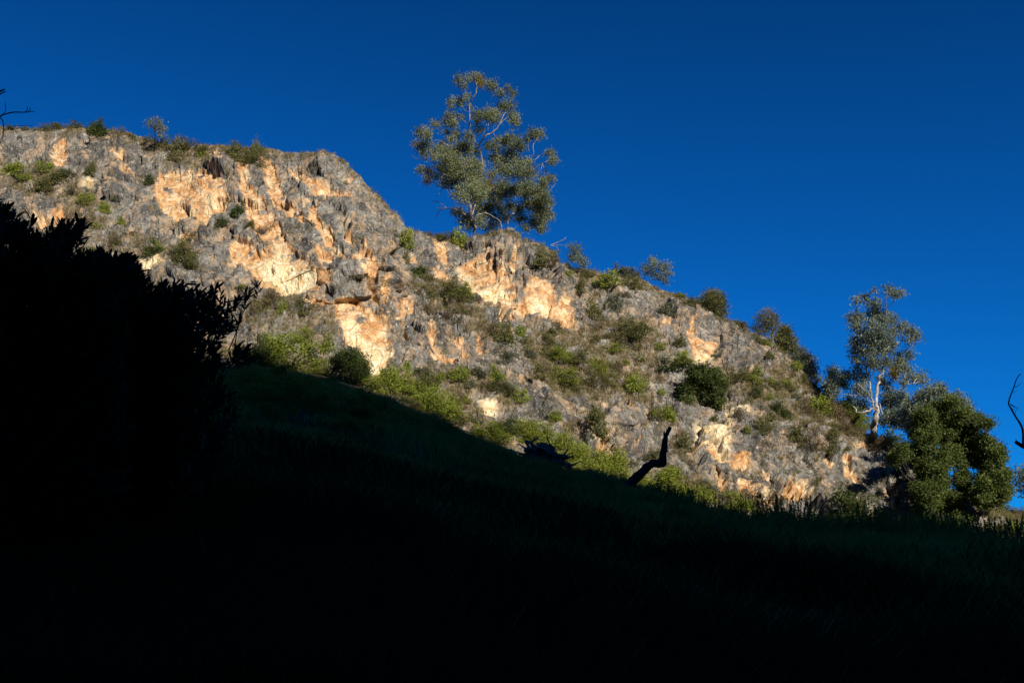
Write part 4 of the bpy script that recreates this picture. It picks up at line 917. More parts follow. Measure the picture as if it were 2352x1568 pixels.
# ---- dead wood
def dead(name, label, cat, paths, Y, base, mat='dead', c='F', sides=6, rough=.15, cat2=None, dy=0.0):
    f = CROPS[c]; s = SC[c]; mpp = Y / F
    b = at(*f(*base), Y); root = empty(name, tuple(b)); tag(root, label, cat)
    tb = Tubes()
    for i, L in enumerate(paths):
        pts = smooth_path(np.array([at(*f(x, y), Y + dy * math.sin(x * .05)) for x, y in L[2:]]), 4)
        rad = np.linspace(L[0], L[1], len(pts)) * s * mpp
        if i == 0: main = Tubes(); main.add(pts - b, rad * 1.0, 14, rough); main.build('trunk', M[mat], root)
        else:
            tb = Tubes(); tb.add(pts - b, rad, sides, rough); tb.build('branch', M[mat], root)
    return root
CROPS['L1'] = crop(0, 143.56, .1831); SC['L1'] = .1831
dead('dead_tree', 'bare dead tree reaching in at the left edge above the skyline', 'dead tree',
     [(34, 20, (-700, 2000), (-500, 1400), (-260, 900), (-30, 690)), (11, 5, (-30, 690), (60, 650), (170, 625), (250, 625), (330, 625), (380, 615), (430, 620)), (5, 4.5, (20, 665), (70, 610), (72, 560), (62, 510)), (6, 5, (310, 630), (345, 590), (338, 555)), (6, 5, (372, 610), (378, 565)),
      (9, 3, (0, 680), (40, 750), (40, 850), (38, 900), (30, 970), (10, 1010)), (4, 2, (80, 825), (180, 800), (300, 795), (370, 795), (415, 805)), (3, 2, (36, 890), (60, 850), (80, 830)), (20, 12, (-400, 1100), (-200, 560), (-30, 385), (60, 338)), (14, 6, (-200, 560), (0, 400), (75, 365))], 40.0, (-700, 2000), c='L1', mat='bark')
dead('dead_tree', 'thin crooked bare branch of a dead tree at the right edge against the sky', 'dead tree',
     [(13, 12, (2300, 2100), (2150, 1750), (1990, 1560), (1950, 1520)), (9, 3, (1945, 1540), (1940, 1400), (1890, 1310), (1850, 1240), (1832, 1190), (1870, 1080), (1895, 1010), (1925, 968)), (17, 14, (1990, 1560), (1930, 1530), (1885, 1500)), (3, 1, (1880, 1075), (1910, 1060), (1935, 1035)), (3, 1, (1840, 1205), (1880, 1225), (1920, 1245)), (2.5, 1, (1850, 1215), (1890, 1240), (1905, 1260)), (2, 1, (1865, 1120), (1895, 1100)), (3, 2, (1893, 1500), (1888, 1478)), (2, 1, (1855, 1240), (1885, 1260), (1880, 1290)), (6, 3, (2000, 1560), (1990, 1440), (1950, 1370))], 46.0, (2300, 2100), c='C6', mat='bark_dark')
dead('dead_branch', 'forked bare twigs poking over the brink right of the lone gum', 'dead branch',
     [(3.5, 1.5, (790, 160), (830, 140), (880, 120), (908, 96)), (2.5, 1.2, (800, 165), (860, 155), (928, 166)), (2, 1, (880, 118), (900, 112), (905, 100)), (2.5, 2, (830, 165), (850, 190), (840, 200))], 117.0, (790, 165), c='C4')
dead('dead_branch', 'bleached antler-shaped dead branch above the pale split boulder', 'dead branch',
     [(6, 3, (940, 1160), (960, 1135), (1000, 1125), (1010, 1070)), (3, 1.5, (960, 1135), (950, 1110), (930, 1100)), (3, 1.5, (1000, 1128), (1040, 1115))], 107.0, (940, 1165), c='C5')
lg = dead('broken_log', 'thick broken dark dead trunk leaning right from the shaded crest', 'dead trunk',
     [(36.8928, 28.6944, (1055, 800), (1080, 750), (1105, 716), (1130, 688), (1160, 655), (1185, 632), (1215, 606), (1240, 580), (1262, 560), (1290, 550), (1320, 546), (1345, 536), (1362, 516)), (29.7192, 12.2976, (1352, 535), (1358, 500), (1362, 470), (1368, 440), (1373, 400), (1380, 360), (1388, 335), (1402, 304), (1413, 286)),
      (20.496, 15.372, (1325, 556), (1350, 560), (1370, 550), (1374, 520)), (9.2232, 3.0744, (1373, 350), (1368, 330), (1372, 312)), (10.248, 4.0992, (1245, 575), (1240, 556), (1246, 545)), (8.1984, 3.0744, (1378, 470), (1392, 458), (1397, 448)), (8.1984, 3.0744, (1130, 700), (1150, 716), (1158, 730)), (9.2232, 4.0992, (1080, 745), (1062, 740), (1052, 748))],
     46.0, (1075, 760), c='C8', mat='bark_dark', sides=14, rough=.32)

# ------------------------------------------------------------------ shrubs: prototypes of a unit size, copied and scaled
PROTO = {}
def make_shrub_meshes(kind, v, n, L, Wd, up, spiky=0.0):
    r = np.random.default_rng(100 + v * 17 + len(kind))
    k = 46
    d = r.normal(size=(k, 3)); d /= np.linalg.norm(d, axis=1, keepdims=True); d[:, 2] = np.abs(d[:, 2])
    d *= (r.random((k, 1)) ** .4)
    lob = 1 + .35 * perlin(d * 1.9 + v * 5)
    cen = d * np.array([.5, .5, .92]) * lob[:, None]
    idx = r.integers(0, k, n)
    C = cen[idx] + r.normal(size=(n, 3)) * np.array([.085, .085, .075])
    if spiky:
        C += d[idx] * (r.random((n, 1)) ** 2) * spiky
    C[:, 2] = np.abs(C[:, 2])
    tone = ((r.random(k) - .5) * .45)[idx]
    V, Fc = leaves_mesh(C, L, Wd, up=up, nrm=d[idx] * .8, r=r)
    t = np.clip(.5 + tone + r.normal(size=n) * .15, 0, 1)
    tb = Tubes()
    for i in range(14):
        e = cen[i * 3]
        tb.add(smooth_path([(r.normal() * .04, r.normal() * .04, -.12), e * .5 + r.normal(size=3) * .04, e * .95], 3), np.linspace(.02, .007, 7), 4, cap=False)
    me_l = mesh_obj('foliage', V, Fc, M[kind], attrs={'tone': np.repeat(t, 4)})
    me_s = tb.build('stems', M['bark_dark'])
    res = (me_l.data, me_s.data)
    bpy.data.objects.remove(me_l); bpy.data.objects.remove(me_s)
    return res

SIZES = {'s': (520, .16, .07), 'm': (1900, .09, .042), 'l': (6000, .050, .025)}
def shrub_mesh(kind, size, v):
    key = (kind, size, v)
    if key not in PROTO:
        n, L, Wd = SIZES[size]
        sp = .25 if kind in ('olive', 'brown') else .08
        up = .9 if kind in ('olive', 'brown') else .2
        if kind in ('brown',): n = int(n * .55); Wd *= .6; L *= 1.4
        PROTO[key] = make_shrub_meshes(kind, v, n, L, Wd, up, sp)
    return PROTO[key]

WORD = {'dim': 'dim green', 'green': 'bright green', 'olive': 'olive', 'dark': 'dark green', 'brown': 'dry brownish', 'grey': 'grey-green'}
def put_shrub(c, x, y, w, h, kind, where, i, surf='any', group=None):
    X, Y_ = CROPS[c](x, y); s = SC[c]
    p = hit(X, Y_ - 1, surf)
    mpp = p.y / F * 1.03
    W_, H_ = w * s * mpp * 1.08, h * s * mpp * 1.05
    pxs_ = w * s
    size = 's' if pxs_ < 24 else ('m' if pxs_ < 60 else 'l')
    fol, st = shrub_mesh('green' if kind == 'dim' else kind, size, i % 3)
    o = link(bpy.data.objects.new('shrub', fol))
    o.location = p + Vector((0, .15 * W_, -.06 * H_))
    o.rotation_euler = (0, 0, (i * 2.399) % 6.283)
    o.scale = (W_, W_, H_)
    lab = f"{WORD[kind]} shrub {where}"
    tag(o, lab, 'shrub', group or 'shrubs growing on the rocky hillside')
    if size != 's':
        b = link(bpy.data.objects.new('stems', st), o)
    return o

SH = """C1|90|795|180|130|green|at the left edge above the black foreground foliage
C1|205|840|130|80|green|low, just right of the bright one at the left edge
C1|345|765|120|115|green|right below the upper left orange streak
C1|80|412|110|50|grey|far left on the skyline by the dead tree
C1|205|412|60|40|grey|small, second from the left on the skyline
C1|340|400|80|60|brown|sparse and twiggy on the skyline left of the spiky evergreen
C1|440|425|110|50|olive|low on the skyline left of the spiky evergreen
C1|580|420|120|62|olive|on the skyline immediately left of the spiky evergreen
C1|935|480|90|90|brown|pointed, on the skyline between spiky evergreen and twiggy tree
C1|1020|500|70|40|olive|tiny, on the skyline between evergreen and twiggy tree
C1|1165|530|90|55|olive|at the left foot of the twiggy skyline tree
C1|1300|590|150|130|olive|against the right side of the twiggy skyline tree
C1|1400|670|150|190|olive|tall and loose below the twiggy skyline tree
C1|1500|590|150|90|brown|on the skyline right of the twiggy tree
C1|1610|600|110|50|olive|low on the skyline above the twin orange scars
C1|1830|650|130|130|olive|on the skyline left of the widest skyline clump
C1|1980|700|190|190|olive|widest clump hanging from the left skyline
C1|2010|600|100|70|green|topmost of the skyline clump above the orange streaks
C1|700|790|100|110|olive|in the grey rock midway under the spiky evergreen
C1|1160|865|80|120|dark|narrow, left of the twin orange scars
C1|330|910|150|120|olive|behind and below the two left bright ones
C1|430|860|170|130|olive|in the middle of the upper left green patch
C1|520|800|130|80|grey|on the right side of the upper left green patch
C1|670|1015|120|110|green|in mid air right of the pale rock step at upper left
C1|810|1080|90|100|green|next down the slope from the upper left green patch
C1|940|1170|70|70|green|small and yellowish, alone on the grey slope at left
C1|900|985|60|80|olive|small, between two dark stems at left
C1|1190|1425|150|140|dark|dense and squat just above the black foreground leaves
C1|1230|1400|90|100|green|attached to the right of the dense squat dark one
C1|690|1430|190|80|green|half hidden behind the black foreground leaves
C1|1430|1510|190|220|olive|tall, above the tip of the black foreground foliage
C1|1390|1420|130|90|grey|paler, on top of the tall one above the black foliage
C1|1740|1200|110|90|dark|below the right one of the twin orange scars
C1|1870|1110|100|130|dark|in the dark gully between the orange scars
C1|1790|1010|60|110|brown|upper one in the dark gully between the orange scars
C1|720|1180|130|110|brown|above the black foliage at left
C1|870|1370|120|140|brown|tuft-like, left of the dense squat dark one
C1|600|1130|110|70|brown|low, right of the peach patch at left
C1|2060|1240|90|60|brown|just above the largest orange scar
C1|1960|1200|80|60|olive|small, between streaks above the largest orange scar
C2|865|425|95|75|olive|perched right of the largest orange scar
C2|1235|180|95|190|green|hanging in the notch where the ridge drops
C2|1225|300|50|100|olive|slim, lower in the notch where the ridge drops
C2|1640|180|150|180|green|at the left foot of the lone gum on the brink
C2|1560|60|90|70|olive|tallest of those at the left foot of the lone gum
C2|1490|75|100|60|olive|low on the skyline left of the lone gum
C2|1400|60|80|40|brown|wispy, on the skyline between the notch and the lone gum
C2|250|695|70|130|green|narrow, below the largest orange scar
C2|180|620|140|120|brown|below the left end of the largest orange scar
C2|400|710|200|130|olive|wide, below the largest orange scar
C2|90|690|120|120|olive|by the tip of the black foreground foliage
C2|20|740|110|110|brown|touching the tip of the black foreground foliage
C2|405|970|200|170|green|round, upper of the big ones left of the leaning tree
C2|300|1190|310|320|green|biggest rounded one at the left end of the lit belt
C2|140|1100|240|240|green|left neighbour of the biggest rounded one
C2|605|1020|140|150|green|between the round one and the leaning tree
C2|570|1170|190|130|green|left of the stem of the leaning tree
C2|30|1190|260|330|dark|large and half shaded beside the black foliage
C2|500|1090|100|80|olive|squeezed between the big rounded ones and the leaning tree
C2|660|1080|80|60|olive|behind the left side of the leaning tree crown
C2|1060|1350|220|200|green|first of the lit belt right of the leaning tree
C2|1190|1310|180|170|green|second of the lit belt right of the leaning tree
C2|1310|1360|180|160|green|third of the lit belt right of the leaning tree
C2|1410|1460|200|170|green|fourth of the lit belt right of the leaning tree
C2|1530|1530|200|180|green|fifth and darker in the lit belt right of the leaning tree
C2|930|1250|130|90|green|low, under the right side of the leaning tree
C2|1120|1220|120|80|olive|at the foot of the lower cream scar
C2|1230|1440|140|100|dark|in half shade below the second and third belt bushes
C2|1340|410|110|120|dark|on the grey wall under the notch
C2|1600|610|220|180|olive|largest left of the right-hand orange scar
C2|1690|560|100|110|green|touching the left end of the right-hand orange scar
C2|1410|570|80|90|olive|left of the largest one by the right-hand scar
C2|1390|710|90|90|brown|lower left of the largest one by the right-hand scar
C2|1600|770|170|150|brown|straggling below the right-hand orange scar
C2|1700|700|120|90|brown|under the lower edge of the right-hand orange scar
C2|1790|620|90|60|brown|tucked on the ledge under the right-hand orange scar
C2|1330|560|70|90|brown|thin, at the top of the long sloping ledge
C2|1660|1220|130|110|green|isolated rounded one above the lit belt
C2|1490|1235|110|75|green|flat, left of the isolated rounded one
C2|1680|1405|85|70|green|small, below the isolated rounded one
C2|1590|1375|65|55|green|smaller left neighbour of the small one above the belt
C2|1235|1145|60|85|green|thin, right of the lower cream scar
C2|1400|1290|110|130|olive|behind the fourth bush of the lit belt
C2|1330|1180|90|70|grey|greyish, above the third bush of the lit belt
C2|1570|1210|60|50|olive|tiny, hard against the isolated rounded one
C2|1960|915|160|140|olive|on the slanting ledge left of the mid cliff hollow
C2|1850|850|120|110|brown|higher on the slanting ledge left of the hollow
C2|1990|1085|190|150|grey|left above the twin round boulders
C2|1920|1220|115|120|green|yellowish, left beside the twin round boulders
C2|2120|850|80|70|green|bright small one in the scree under the right-hand scar
C2|1940|1300|150|110|dark|upper one below the twin round boulders
C2|2020|1340|130|100|dark|lower one below the twin round boulders
C2|2115|1390|120|130|green|light, at the right end of the pair below the boulders
C4|400|1330|150|90|brown|behind the pair below the twin boulders
C4|725|185|50|50|green|on the brink right of the lone gum
C4|750|330|160|170|olive|hanging down the grey block right of the lone gum
C4|830|340|90|90|brown|right part of the clump on the grey block
C4|935|405|60|60|green|small and vivid, below the first skyline sapling
C4|1090|415|100|70|olive|below right of the first skyline sapling
C4|1030|540|90|120|olive|on the wall under the first skyline sapling
C4|920|300|50|50|grey|beside the edge of the grey block on the skyline
C4|1250|490|180|160|green|dark-based, left of the twin grey skyline bushes
C4|1330|400|130|110|grey|left of the twin grey skyline bushes
C4|1420|400|120|120|grey|right one of the twin grey skyline bushes
C4|1430|500|110|110|olive|below the twin grey skyline bushes
C4|1380|570|110|50|brown|low at the foot of the grey skyline bushes
C4|1120|740|130|170|olive|tall, left of the slim stemmed sapling
C4|1160|820|80|90|brown|left foot of the slim stemmed sapling
C4|1440|900|240|150|olive|right of the foot of the slim sapling
C4|1520|860|90|110|dark|right end of the group beside the slim sapling
C4|1270|1005|160|90|green|low and wide in the central scrub
C4|870|1080|190|130|green|upper left in the central scrub
C4|760|1050|110|90|olive|left end of the central scrub
C4|880|1240|200|150|green|left one of the two big central bushes
C4|890|1310|220|130|olive|lower skirt of the left big central bush
C4|1150|1180|190|140|green|right one of the two big central bushes
C4|1150|1260|230|140|olive|lower skirt of the right big central bush
C4|1030|1080|120|100|olive|between and above the two big central bushes
C4|1000|1180|120|120|brown|between the two big central bushes
C4|1460|1310|150|170|green|right of the central scrub on a grey step
C4|1320|1150|90|70|brown|right of the two big central bushes
C4|1700|1140|170|140|dark|shadowy one left of the small orange scar
C4|1830|1090|130|120|green|right below the small orange scar on its left
C4|1810|955|90|80|olive|upper left of the small orange scar
C4|1640|980|90|70|green|on the grey step left of the small orange scar
C4|1470|980|70|50|olive|small, above the ledge of dry grass
C4|1150|915|60|55|olive|small, in the scree above the central scrub
C4|1380|1100|60|50|green|small, below the ledge of dry grass
C4|1700|1530|110|120|green|lone rounded one beneath the very dark tree
C4|840|810|90|60|brown|below the right-hand orange scar's lower tip
C4|550|880|60|90|green|upright, left in the scree under the right-hand scar
C4|580|930|60|60|olive|just under the upright one in the scree
C4|760|940|110|80|olive|scattered twiggy one above the central scrub
C4|450|840|70|100|olive|left edge of the scree under the right-hand scar
C4|620|1050|110|90|grey|between the twin boulders and the central scrub
C4|690|1210|100|120|olive|right beside the twin round boulders
C4|1700|710|130|120|grey|right of centre high on the grey wall
C4|1810|560|80|40|green|low, on the skyline before the round-headed tree
C4|1900|640|110|70|olive|at the left foot of the round-headed skyline tree
C4|1650|1240|90|90|brown|left of the very dark tree
C4|1660|1330|60|60|green|small, left of the very dark tree
C4|820|1530|110|60|green|low and bluish above the lit belt
C4|1150|1540|110|120|olive|on the rock face above the broken log
C4|760|1160|90|90|brown|left flank of the central scrub
C4|1260|1130|60|50|olive|inside the right edge of the central scrub
C5|430|370|70|40|green|small cap on the skyline left of the round-headed tree
C5|900|600|90|50|olive|low, on the skyline right of the round-headed tree
C5|950|640|60|50|brown|on the descending skyline before the half-bare tree
C5|1040|740|110|80|olive|left of the half-bare skyline tree
C5|1105|755|80|60|green|at the left foot of the half-bare skyline tree
C5|720|860|80|70|grey|just right of the small orange scar
C5|1045|985|75|80|green|right above the long grassy ledge
C5|890|1030|160|90|olive|left on the long grassy ledge
C5|1010|1060|120|80|green|middle of the long grassy ledge
C5|1270|1065|90|65|green|right below the blue-grey brow gum
C5|1180|1080|90|60|olive|left of the one under the blue-grey brow gum
C5|1110|1070|70|60|brown|right end of the long grassy ledge
C5|350|1345|110|115|green|upright one low on the face left of the split boulder
C5|1030|1160|80|100|dark|behind the antler-shaped dead branch
C5|1190|1265|110|80|dark|dark low one right of the antler-shaped branch
C5|1150|1350|90|80|olive|below the dark one right of the antler-shaped branch
C5|1350|940|80|80|green|in front of the blue-grey brow gum
C5|1400|1050|90|70|olive|just under the blue-grey brow gum
C5|1480|1060|80|50|brown|right end under the blue-grey brow gum
C5|1390|1270|150|110|brown|dark and rusty in the middle of the right slope
C5|1540|1290|170|150|green|yellow-green, left of the white trunk's slope
C5|1640|1330|180|170|brown|rusty, next to the yellow-green one on the right slope
C5|1720|1230|150|110|dark|shaded one under the left blue-green crown
C5|1850|1400|200|150|green|wide, immediately left of the white trunk
C5|1740|1440|150|110|brown|under the wide one left of the white trunk
C5|1590|1180|110|80|olive|on the brow left of the blue-green crown
C5|900|1340|110|100|brown|on top of the pale split boulder's right side
C5|1140|1180|70|60|green|tiny vivid one right of the antler branch
C5|1090|1440|120|160|olive|tall thin one right of the split boulder
C5|960|1440|60|60|green|small, in the crevice right of the split boulder
C5|1480|1570|160|160|brown|broad dry one low on the right slope
C5|1260|1330|80|100|dark|narrow, between split boulder and the right slope
C5|1350|1500|120|110|olive|left of the broad dry one on the right slope
C5|700|1345|70|60|dark|under the very dark tree on the pale boulder
C5|470|1500|110|100|brown|between broken log top and the split boulder
C5|1640|1510|110|100|olive|right of the broad dry one on the right slope
C7|900|460|170|110|green|immediately right of the white trunk
C7|960|540|150|90|brown|between white trunk and the big dark tree
C7|840|590|120|100|brown|under the roots of the white trunk
C7|540|600|90|70|olive|below left of the white trunk's roots
C7|430|620|110|90|olive|on the pale ledge left of the white trunk's roots
C7|170|560|110|80|olive|low right slope, left of the pale ledge
C7|660|1200|400|330|dark|big soft dark mound against the cliff foot at right
C7|540|1190|150|140|dark|left shoulder of the big soft mound at right
C7|450|1170|110|80|green|yellowish, at the left foot of the big soft mound
C7|1650|1290|130|120|green|first in the lit grass right of the big dark tree
C7|1770|1260|130|90|olive|second in the lit grass right of the big dark tree
C7|1890|1250|150|90|green|last in the lit grass by the right edge
C7|1800|1065|110|50|olive|low on the far skyline at right
C7|1910|1065|90|50|brown|low on the far skyline at the right edge
C7|1300|1300|200|110|dark|at the base of the big dark tree
C8|470|400|180|120|green|sixth in the lit belt, above the root pile's left side
C8|560|440|180|130|green|seventh in the lit belt, above the root pile
C8|350|390|170|130|green|before the root pile in the lit belt
C8|210|350|170|120|dark|half-shaded in the lit belt left of the root pile
C8|680|530|200|160|green|right above the root pile in the lit belt
C8|760|620|190|160|green|between root pile and pale stump in the lit belt
C8|900|680|190|180|green|just right of the pale stump in the lit belt
C8|930|540|130|90|olive|small-leaved one above the stump
C8|1020|680|210|180|green|left of the broken log in the lit belt
C8|1050|580|90|70|olive|above the bush left of the broken log
C8|1330|760|330|200|green|widest, right of the broken log
C8|1440|680|130|110|green|paler top right of the broken log
C8|1250|770|160|100|green|under the broken log
C8|1620|830|200|130|green|second to the right of the broken log
C8|1690|780|110|90|grey|pale one near the right end of the lit belt
C8|1520|830|110|90|green|small link in the lit belt right of the broken log
C8|1860|890|210|130|green|last rounded one of the lit belt
C8|1970|900|120|70|green|tail end of the lit belt by the weeds
C8|2030|840|130|130|brown|twiggy one under the overhanging boulder
C8|2190|850|120|90|brown|twiggy one right of the overhanging boulder
C8|880|370|110|180|olive|upright one on the face above the lit belt
C8|590|250|70|60|green|small one on the face above the lit belt
C8|1150|565|70|65|olive|left of the knee of the broken log
C8|1290|525|110|60|olive|behind the knee of the broken log
C8|1520|450|110|120|olive|right of the tip of the broken log
C8|1320|230|80|90|olive|left of the broken log's top, high
C8|1010|450|60|80|olive|thin one on the peach ledge
C8|250|560|110|90|dark|dim, just left of the root pile
C8|2270|30|100|70|olive|up the right slope above the cracked wall
C8|1560|590|110|70|brown|on the bare dry slope below the pale boulder
B2|450|370|324|212|dim|shaded big one beside the black foliage
B2|640|430|192|175|dim|shaded, below the stem of the leaning tree
B2|960|490|252|125|dim|shaded, low in the brown bank
B2|970|400|156|150|dim|shaded, under the first belt bush
B2|1130|520|168|112|dim|shaded, left of the dim grey outcrop
B2|1530|600|192|112|dim|shaded, between the two dim outcrops
B2|1870|640|180|138|dim|shaded, left above the root pile
B2|250|380|264|162|dim|shaded, lowest beside the black foliage
B2|300|470|180|100|dim|shaded and low in the grass below the shaded big one
B2|830|560|180|112|dim|shaded, in the slope under the first belt bush
B2|560|560|204|100|dim|shaded tussock-like one left on the dim slope
B2|1390|610|144|88|dim|shaded, right of the dim grey outcrop
B2|1080|430|110|70|olive|half-shaded under the second belt bush
B2|1210|470|132|75|dim|shaded, directly above the dim grey outcrop
B2|1450|500|110|60|olive|half-shaded under the fourth belt bush
B2|740|250|108|75|dim|shaded, on the bank left of the leaning stem
B2|1640|520|130|80|olive|half-shaded under the fifth belt bush
B2|1310|430|120|70|brown|half-shaded on the brown bank
B2|180|300|240|200|dim|shaded, tallest next to the black foliage
B2|380|240|220|160|dim|half-shaded under the biggest rounded one
B2|560|300|170|120|dim|shaded, between big rounded ones and leaning stem
B2|860|400|130|100|dim|shaded, right of the leaning stem
B2|1000|560|160|90|dim|shaded, on the slope left of the dim outcrop
B2|350|620|160|80|dim|shaded, low and grassy on the dim slope
B2|1760|600|120|80|dim|shaded, above the pale upright rock
B2|680|640|150|70|dim|shaded, low and wide in the middle of the dim slope"""
seen = set()
for i, line in enumerate(SH.split('\n')):
    c, x, y, w, h, kind, where = line.split('|')
    g_ = 1.28 if 'lit belt' in where else 1.08
    put_shrub(c, float(x), float(y), float(w) * g_, float(h) * g_, kind, where, i, 'any' if c == 'B2' else 'cliff')

# many small low bushes nobody would name one by one, but each can be counted
def cliff_points(n, fn, seed):
    """random surface points with a density field given on the visible wall"""
    r = np.random.default_rng(seed)
    i = r.integers(26, nr - 2, n * 6); j = r.integers(0, nc - 1, n * 6)
    w = fn(i, j); k = np.nonzero(r.random(len(i)) < w)[0][:n]
    i, j = i[k], j[k]; a, b = r.random((2, len(i), 1))
    p = CLV[i, j] * (1 - a) * (1 - b) + CLV[i, j + 1] * b * (1 - a) + CLV[i + 1, j] * a * (1 - b) + CLV[i + 1, j + 1] * a * b
    return p, i, j
mVg = mV.reshape(nr, nc); mOg = mO.reshape(nr, nc)
flat_ = np.abs(grid_normals(CLV)[..., 2])
sel = lambda i, j: np.clip(mVg[i, j] * 1.1 + .02, 0, 1) * (1 - mOg[i, j]) * ((PX[i, j] > -20) & (PX[i, j] < 2375))
pts, ii, jj = cliff_points(95, sel, 5)
for n_, p in enumerate(pts):
    kind = ['olive', 'grey', 'brown', 'olive', 'green'][n_ % 5]
    fol, st = shrub_mesh(kind, 's', n_ % 3)
    o = link(bpy.data.objects.new('low_bush', fol))
    sz = random.uniform(.5, 1.15)
    o.location = Vector(p) + Vector((0, 0, -.05)); o.rotation_euler = (0, 0, n_ * 1.7); o.scale = (sz * random.uniform(1, 1.5), sz, sz * random.uniform(.6, .95))
    tag(o, f'tiny {WORD[kind]} bush among dry grass in the rock ledges', 'bush', f'tiny {WORD[kind]} bushes on the rock ledges')

# ------------------------------------------------------------------ grass
def blades(P0, hgt, wid, r, lean=.35, per=1, wind=None):
    n = len(P0)
    a = r.random(n) * 2 * math.pi; L = hgt * r.uniform(.55, 1.25, n)
    d = np.stack([np.cos(a) * lean * r.random(n), np.sin(a) * lean * r.random(n), np.ones(n)], -1)
    d *= (L / np.linalg.norm(d, axis=1))[:, None]
    s = np.stack([-np.sin(a + 1), np.cos(a + 1), 0 * a], -1) * (wid * .5)[:, None]
    mid = P0 + d * .55; tip = P0 + d + np.stack([np.cos(a), np.sin(a), -.3 + 0 * a], -1) * (L * .22)[:, None]
    V = np.stack([P0 - s, P0 + s, mid + s * .8, mid - s * .8, mid + s * .8, tip + s * .08, tip - s * .08, mid - s * .8], 1).reshape(-1, 3)
    return V, np.arange(n * 8).reshape(-1, 4)

r = np.random.default_rng(77)
# dry grass tufts on the ledges and along the brink
sel2 = lambda i, j: (np.clip(mVg[i, j] * 1.2, 0, 1) * .75 + .05 + .8 * (i > nr - 9)) * (1 - mOg[i, j]) * ((PX[i, j] > -30) & (PX[i, j] < 2390))
tp, ti, tj = cliff_points(10500, sel2, 8)
k = 9
P0 = np.repeat(tp, k, 0) + r.normal(size=(len(tp) * k, 3)) * np.array([.13, .13, .02])
P0[:, 2] -= .05
V_, F_ = blades(P0, np.repeat(r.uniform(.18, .55, len(tp)), k), np.full(len(P0), .035), r, .6)
tone = np.repeat(np.clip(.45 + .3 * perlin(tp / 5.0) + r.normal(size=len(tp)) * .15, 0, 1), k * 8)
o = mesh_obj('dry_grass', V_, F_, M['drygrass'], attrs={'tone': tone}); tag(o, 'dry straw-coloured grass tufts on the cliff ledges', 'grass', kind='stuff')
tp, ti, tj = cliff_points(7000, sel2, 18)
P0 = np.repeat(tp, k, 0) + r.normal(size=(len(tp) * k, 3)) * np.array([.16, .16, .02])
V_, F_ = blades(P0, np.repeat(r.uniform(.2, .6, len(tp)), k), np.full(len(P0), .045), r, .7)
tone = np.repeat(np.clip(.5 + r.normal(size=len(tp)) * .2, 0, 1), k * 8)
o = mesh_obj('green_herbs', V_, F_, M['olive'], attrs={'tone': tone}); tag(o, 'low olive herbs growing in the cracks of the cliff', 'herbs', kind='stuff')

# grass of the shaded slope, density even in the picture
def slope_points(n, px0, px1, near, far, seed):
    r = np.random.default_rng(seed)
    a = (r.uniform(px0, px1, n) - W0 / 2) / F / cp
    yy = near * (far / near) ** r.random(n)
    return np.stack([a * yy, yy, ground_z(a * yy, yy)], -1), r
gp, r = slope_points(42000, -100, 2450, 6, 84, 91)
k = 5
P0 = np.repeat(gp, k, 0); dist = P0[:, 1]
P0 = P0 + r.normal(size=P0.shape) * np.stack([.04 + .002 * dist, .04 + .002 * dist, 0 * dist], -1)
P0[:, 2] = ground_z(P0[:, 0], P0[:, 1]) - .03
hg = (.22 + .5 * np.clip(perlin(P0 / 4.0) + .3, 0, 1))
tone = np.clip(.4 + .35 * perlin(P0 / 2.5) + r.normal(size=len(P0)) * .15, 0, 1)
herb = P0[:, 1] + 9 * perlin(P0 / 5.0) + 5 * r.normal(size=len(P0)) + .3 * P0[:, 0] < 19  # blades close to the camera get the colour with shade painted in
for nm_, sel_, mt_, lb_ in (('grass', ~herb, 'grass', 'long grass covering the shaded foreground slope'), ('near_shade_grass', herb, 'herbs', 'grass nearest the camera, its colour darkened as deeper shade')):
    V_, F_ = blades(P0[sel_], hg[sel_], (.006 + .00085 * dist[sel_]) * (1.7 if nm_ == 'near_shade_grass' else 1), r, .55)
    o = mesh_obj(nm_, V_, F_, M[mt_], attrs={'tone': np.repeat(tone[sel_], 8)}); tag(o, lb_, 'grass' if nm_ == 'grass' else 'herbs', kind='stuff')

# longer rank grass on the upper edge of the shaded slope
r = np.random.default_rng(92); n_ = 16000
pxr = r.uniform(480, 1560, n_); crY = np.interp(pxr, CR[:, 0], CR[:, 2])
yy = crY * r.uniform(.72, 1.06, n_); xx = (pxr - W0 / 2) / F / cp * yy * 1.0
gp2 = np.stack([xx, yy, ground_z(xx, yy)], -1)
P0 = np.repeat(gp2, 6, 0); P0 += r.normal(size=P0.shape) * np.array([.16, .16, 0]); P0[:, 2] = ground_z(P0[:, 0], P0[:, 1]) - .04
hg = .22 + .75 * np.clip(perlin(P0 / 2.2 + 40) + .1, 0, 1)
V_, F_ = blades(P0, hg, np.full(len(P0), .05), r, .6)
o = mesh_obj('tall_grass', V_, F_, M['grass'], attrs={'tone': np.repeat(np.clip(.5 + .3 * perlin(P0 / 1.5) + r.normal(size=len(P0)) * .15, 0, 1), 8)}); tag(o, 'longer rank grass along the upper edge of the shaded slope', 'grass', kind='stuff')

